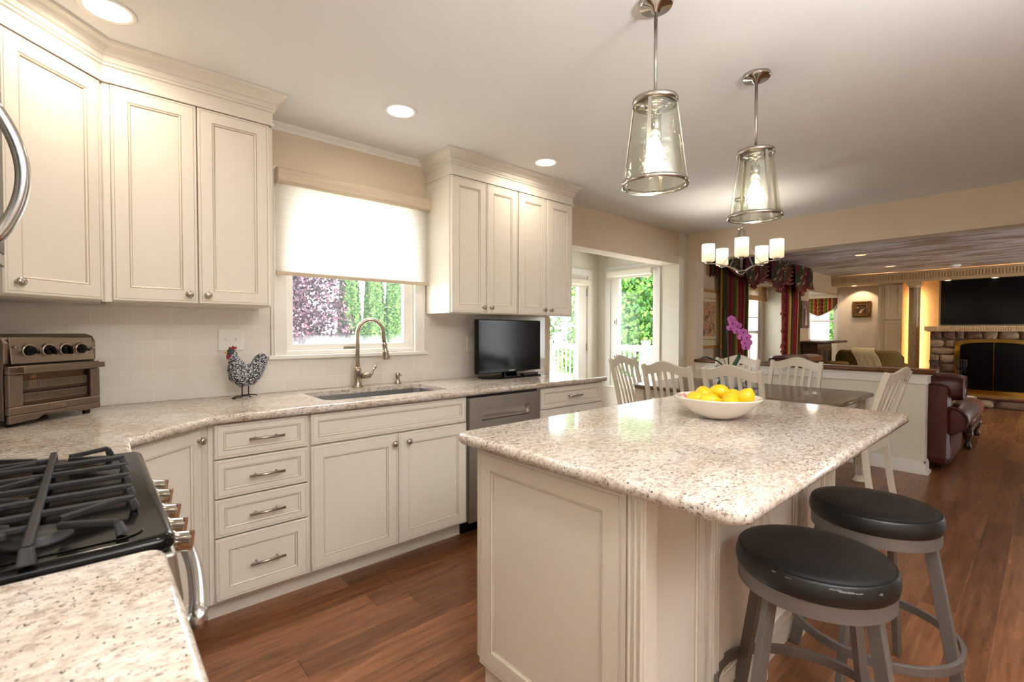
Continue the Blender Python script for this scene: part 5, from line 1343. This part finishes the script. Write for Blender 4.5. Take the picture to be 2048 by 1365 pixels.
def tree(name, label, cat, loc, shape, count, lf, mats, seed, trunk, group, core=None):
    t = thing(name, label, cat, loc, 0, group); o = foliage_mesh('foliage', shape, count, lf, mats, seed, core); o.parent = t
    MB().lathe([(trunk[0], 0), (trunk[0] * .7, trunk[1])], seg=10).build('trunk', 'bark', t); return t
ca = tree('arborvitae', 'narrow green arborvitae outside the sink window, next to the purple tree', 'evergreen tree', (4.55, 10.9, -.6), cone_shape(.40, 4.6), 26000, .062, ['cedar_a', 'cedar_c', 'cedar_b', 'cedar_d'], 1, (.05, .3), 'arborvitae hedge outside the sink window', [(.22, .1), (.20, 2.0), (.13, 3.6), (.01, 4.3)])
for i, (x, y, sc, lab) in enumerate(((5.17, 10.9, 1.0, 'second arborvitae from the purple tree, outside the sink window'), (5.79, 11.0, 1.0, 'third arborvitae from the purple tree, outside the sink window'), (6.41, 11.1, .98, 'arborvitae farthest from the purple tree, at the right window edge'))):
    o = dup(ca, (x, y, -.6), i * 1.3, lab); o.scale = (sc, sc, sc)
tree('purple_leaf_tree', 'purple leaved tree outside the sink window', 'tree', (3.45, 10.5, -.6), blob_shape([(0, 0, 2.6, .8), (.2, -.1, 1.9, .75), (-.35, .1, 1.9, .7), (.1, 0, 3.3, .7), (.15, -.1, 1.2, .6), (-.5, 0, 2.8, .6), (-.3, 0, 1.2, .6)]), 15000, .07, ['plum_a', 'plum_b', 'plum_c', 'plum_c', 'plum_d'], 2, (.08, 2.0), None)
tree('shrub', 'low bright green shrub under the purple tree', 'shrub', (2.85, 8.6, -.6), blob_shape([(0, 0, .9, .38), (.35, .1, .8, .32), (-.3, 0, .7, .34)]), 2600, .07, ['leaf_b', 'cedar_c', 'leaf_a'], 3, (.03, .8), None)
BL = [(0, 0, 3.0, 1.5), (1.0, -.6, 2.2, 1.3), (-1.1, .4, 2.3, 1.3), (.2, .5, 4.3, 1.4), (-.9, -.4, 3.7, 1.1), (1.1, .3, 3.8, 1.2), (0, 0, 1.2, 1.5), (1.3, -.9, .9, 1.0), (-1.3, .8, 1.0, 1.0), (.1, .1, 5.5, 1.0)]
ta = tree('leafy_tree', 'leafy green tree seen through the tall nook window', 'tree', (12.6, 8.4, -.6), blob_shape(BL), 20000, .125, ['leaf_a', 'leaf_b', 'leaf_b', 'leaf_c'], 4, (.14, 3.0), 'leafy trees beyond the deck')
dup(ta, (19.5, 14.2, -.6), 1.0, 'leafy green tree farther back in the tall nook window').scale = (1.5, 1.5, 1.5)
dup(ta, (10.6, 13.2, -.6), 2.2, 'leafy green tree seen through the nook door').scale = (1.1, 1.1, 1.05)
dup(ta, (22.5, 6.1, -.6), 4.4, 'leafy green tree seen through the bar alcove window')
# white deck railing: posts, rails and pickets
def railing(x0, y0, x1, y1, label, posts):
    t = thing('deck_railing', label, 'railing', (x0, y0, -.06)); a = Vector((0, 0, 0)); b = Vector((x1 - x0, y1 - y0, 0)); ln = (b - a).length; d = b / ln
    MB().bar(a + Zv * 1.02, b + Zv * 1.02, .09, .05).bar(a + Zv * .95, b + Zv * .95, .04, .06).build('top_rail', 'white', t)
    MB().bar(a + Zv * .12, b + Zv * .12, .04, .06).build('bottom_rail', 'white', t)
    for k in range(int(ln / .125)): p = d * (k + .5) * .125; MB().bar(p + Zv * .12, p + Zv * .95, .03, .03, (1, 0, 0)).build('picket', 'white', t)
    for f in posts: p = b * f; mb = MB(); mb.bar(p, p + Zv * 1.10, .11, .11, (1, 0, 0)); mb.bar(p + Zv * 1.10, p + Zv * 1.14, .14, .14, (1, 0, 0)); mb.build('post', 'white', t)
railing(8.3, 3.4, 8.3, 8.0, 'white deck railing seen through the tall nook window', (0, .42, 1))
railing(3.2, 8.0, 8.12, 8.0, 'white deck railing seen through the nook door', (0, .45, 1))
# house wall seen from the family room bay
t = thing('neighbouring_house', 'white sided house wall seen through the family room bay window', 'house', (16.0, 7.5, -.6))
hb = MB()
for k in range(16): hb.add([(0 - .0, -2.5, k * .18), (0, 2.7, k * .18), (-.02, 2.7, k * .18), (-.02, -2.5, k * .18), (0, -2.5, k * .18 + .18), (0, 2.7, k * .18 + .18)], [(0, 1, 2, 3), (3, 2, 5, 4)])
hb.box(0, -2.5, 0, 3, 2.7, 2.9); hb.build('siding', 'white', t); MB().box(-.05, -.9, 1.0, .0, .3, 2.2).build('window', 'screen', t); MB().prism([(-2.9, 2.9), (3.1, 2.9), (.1, 4.4)], -.3, 3.2, 'yz').build('roof', 'slate', t)
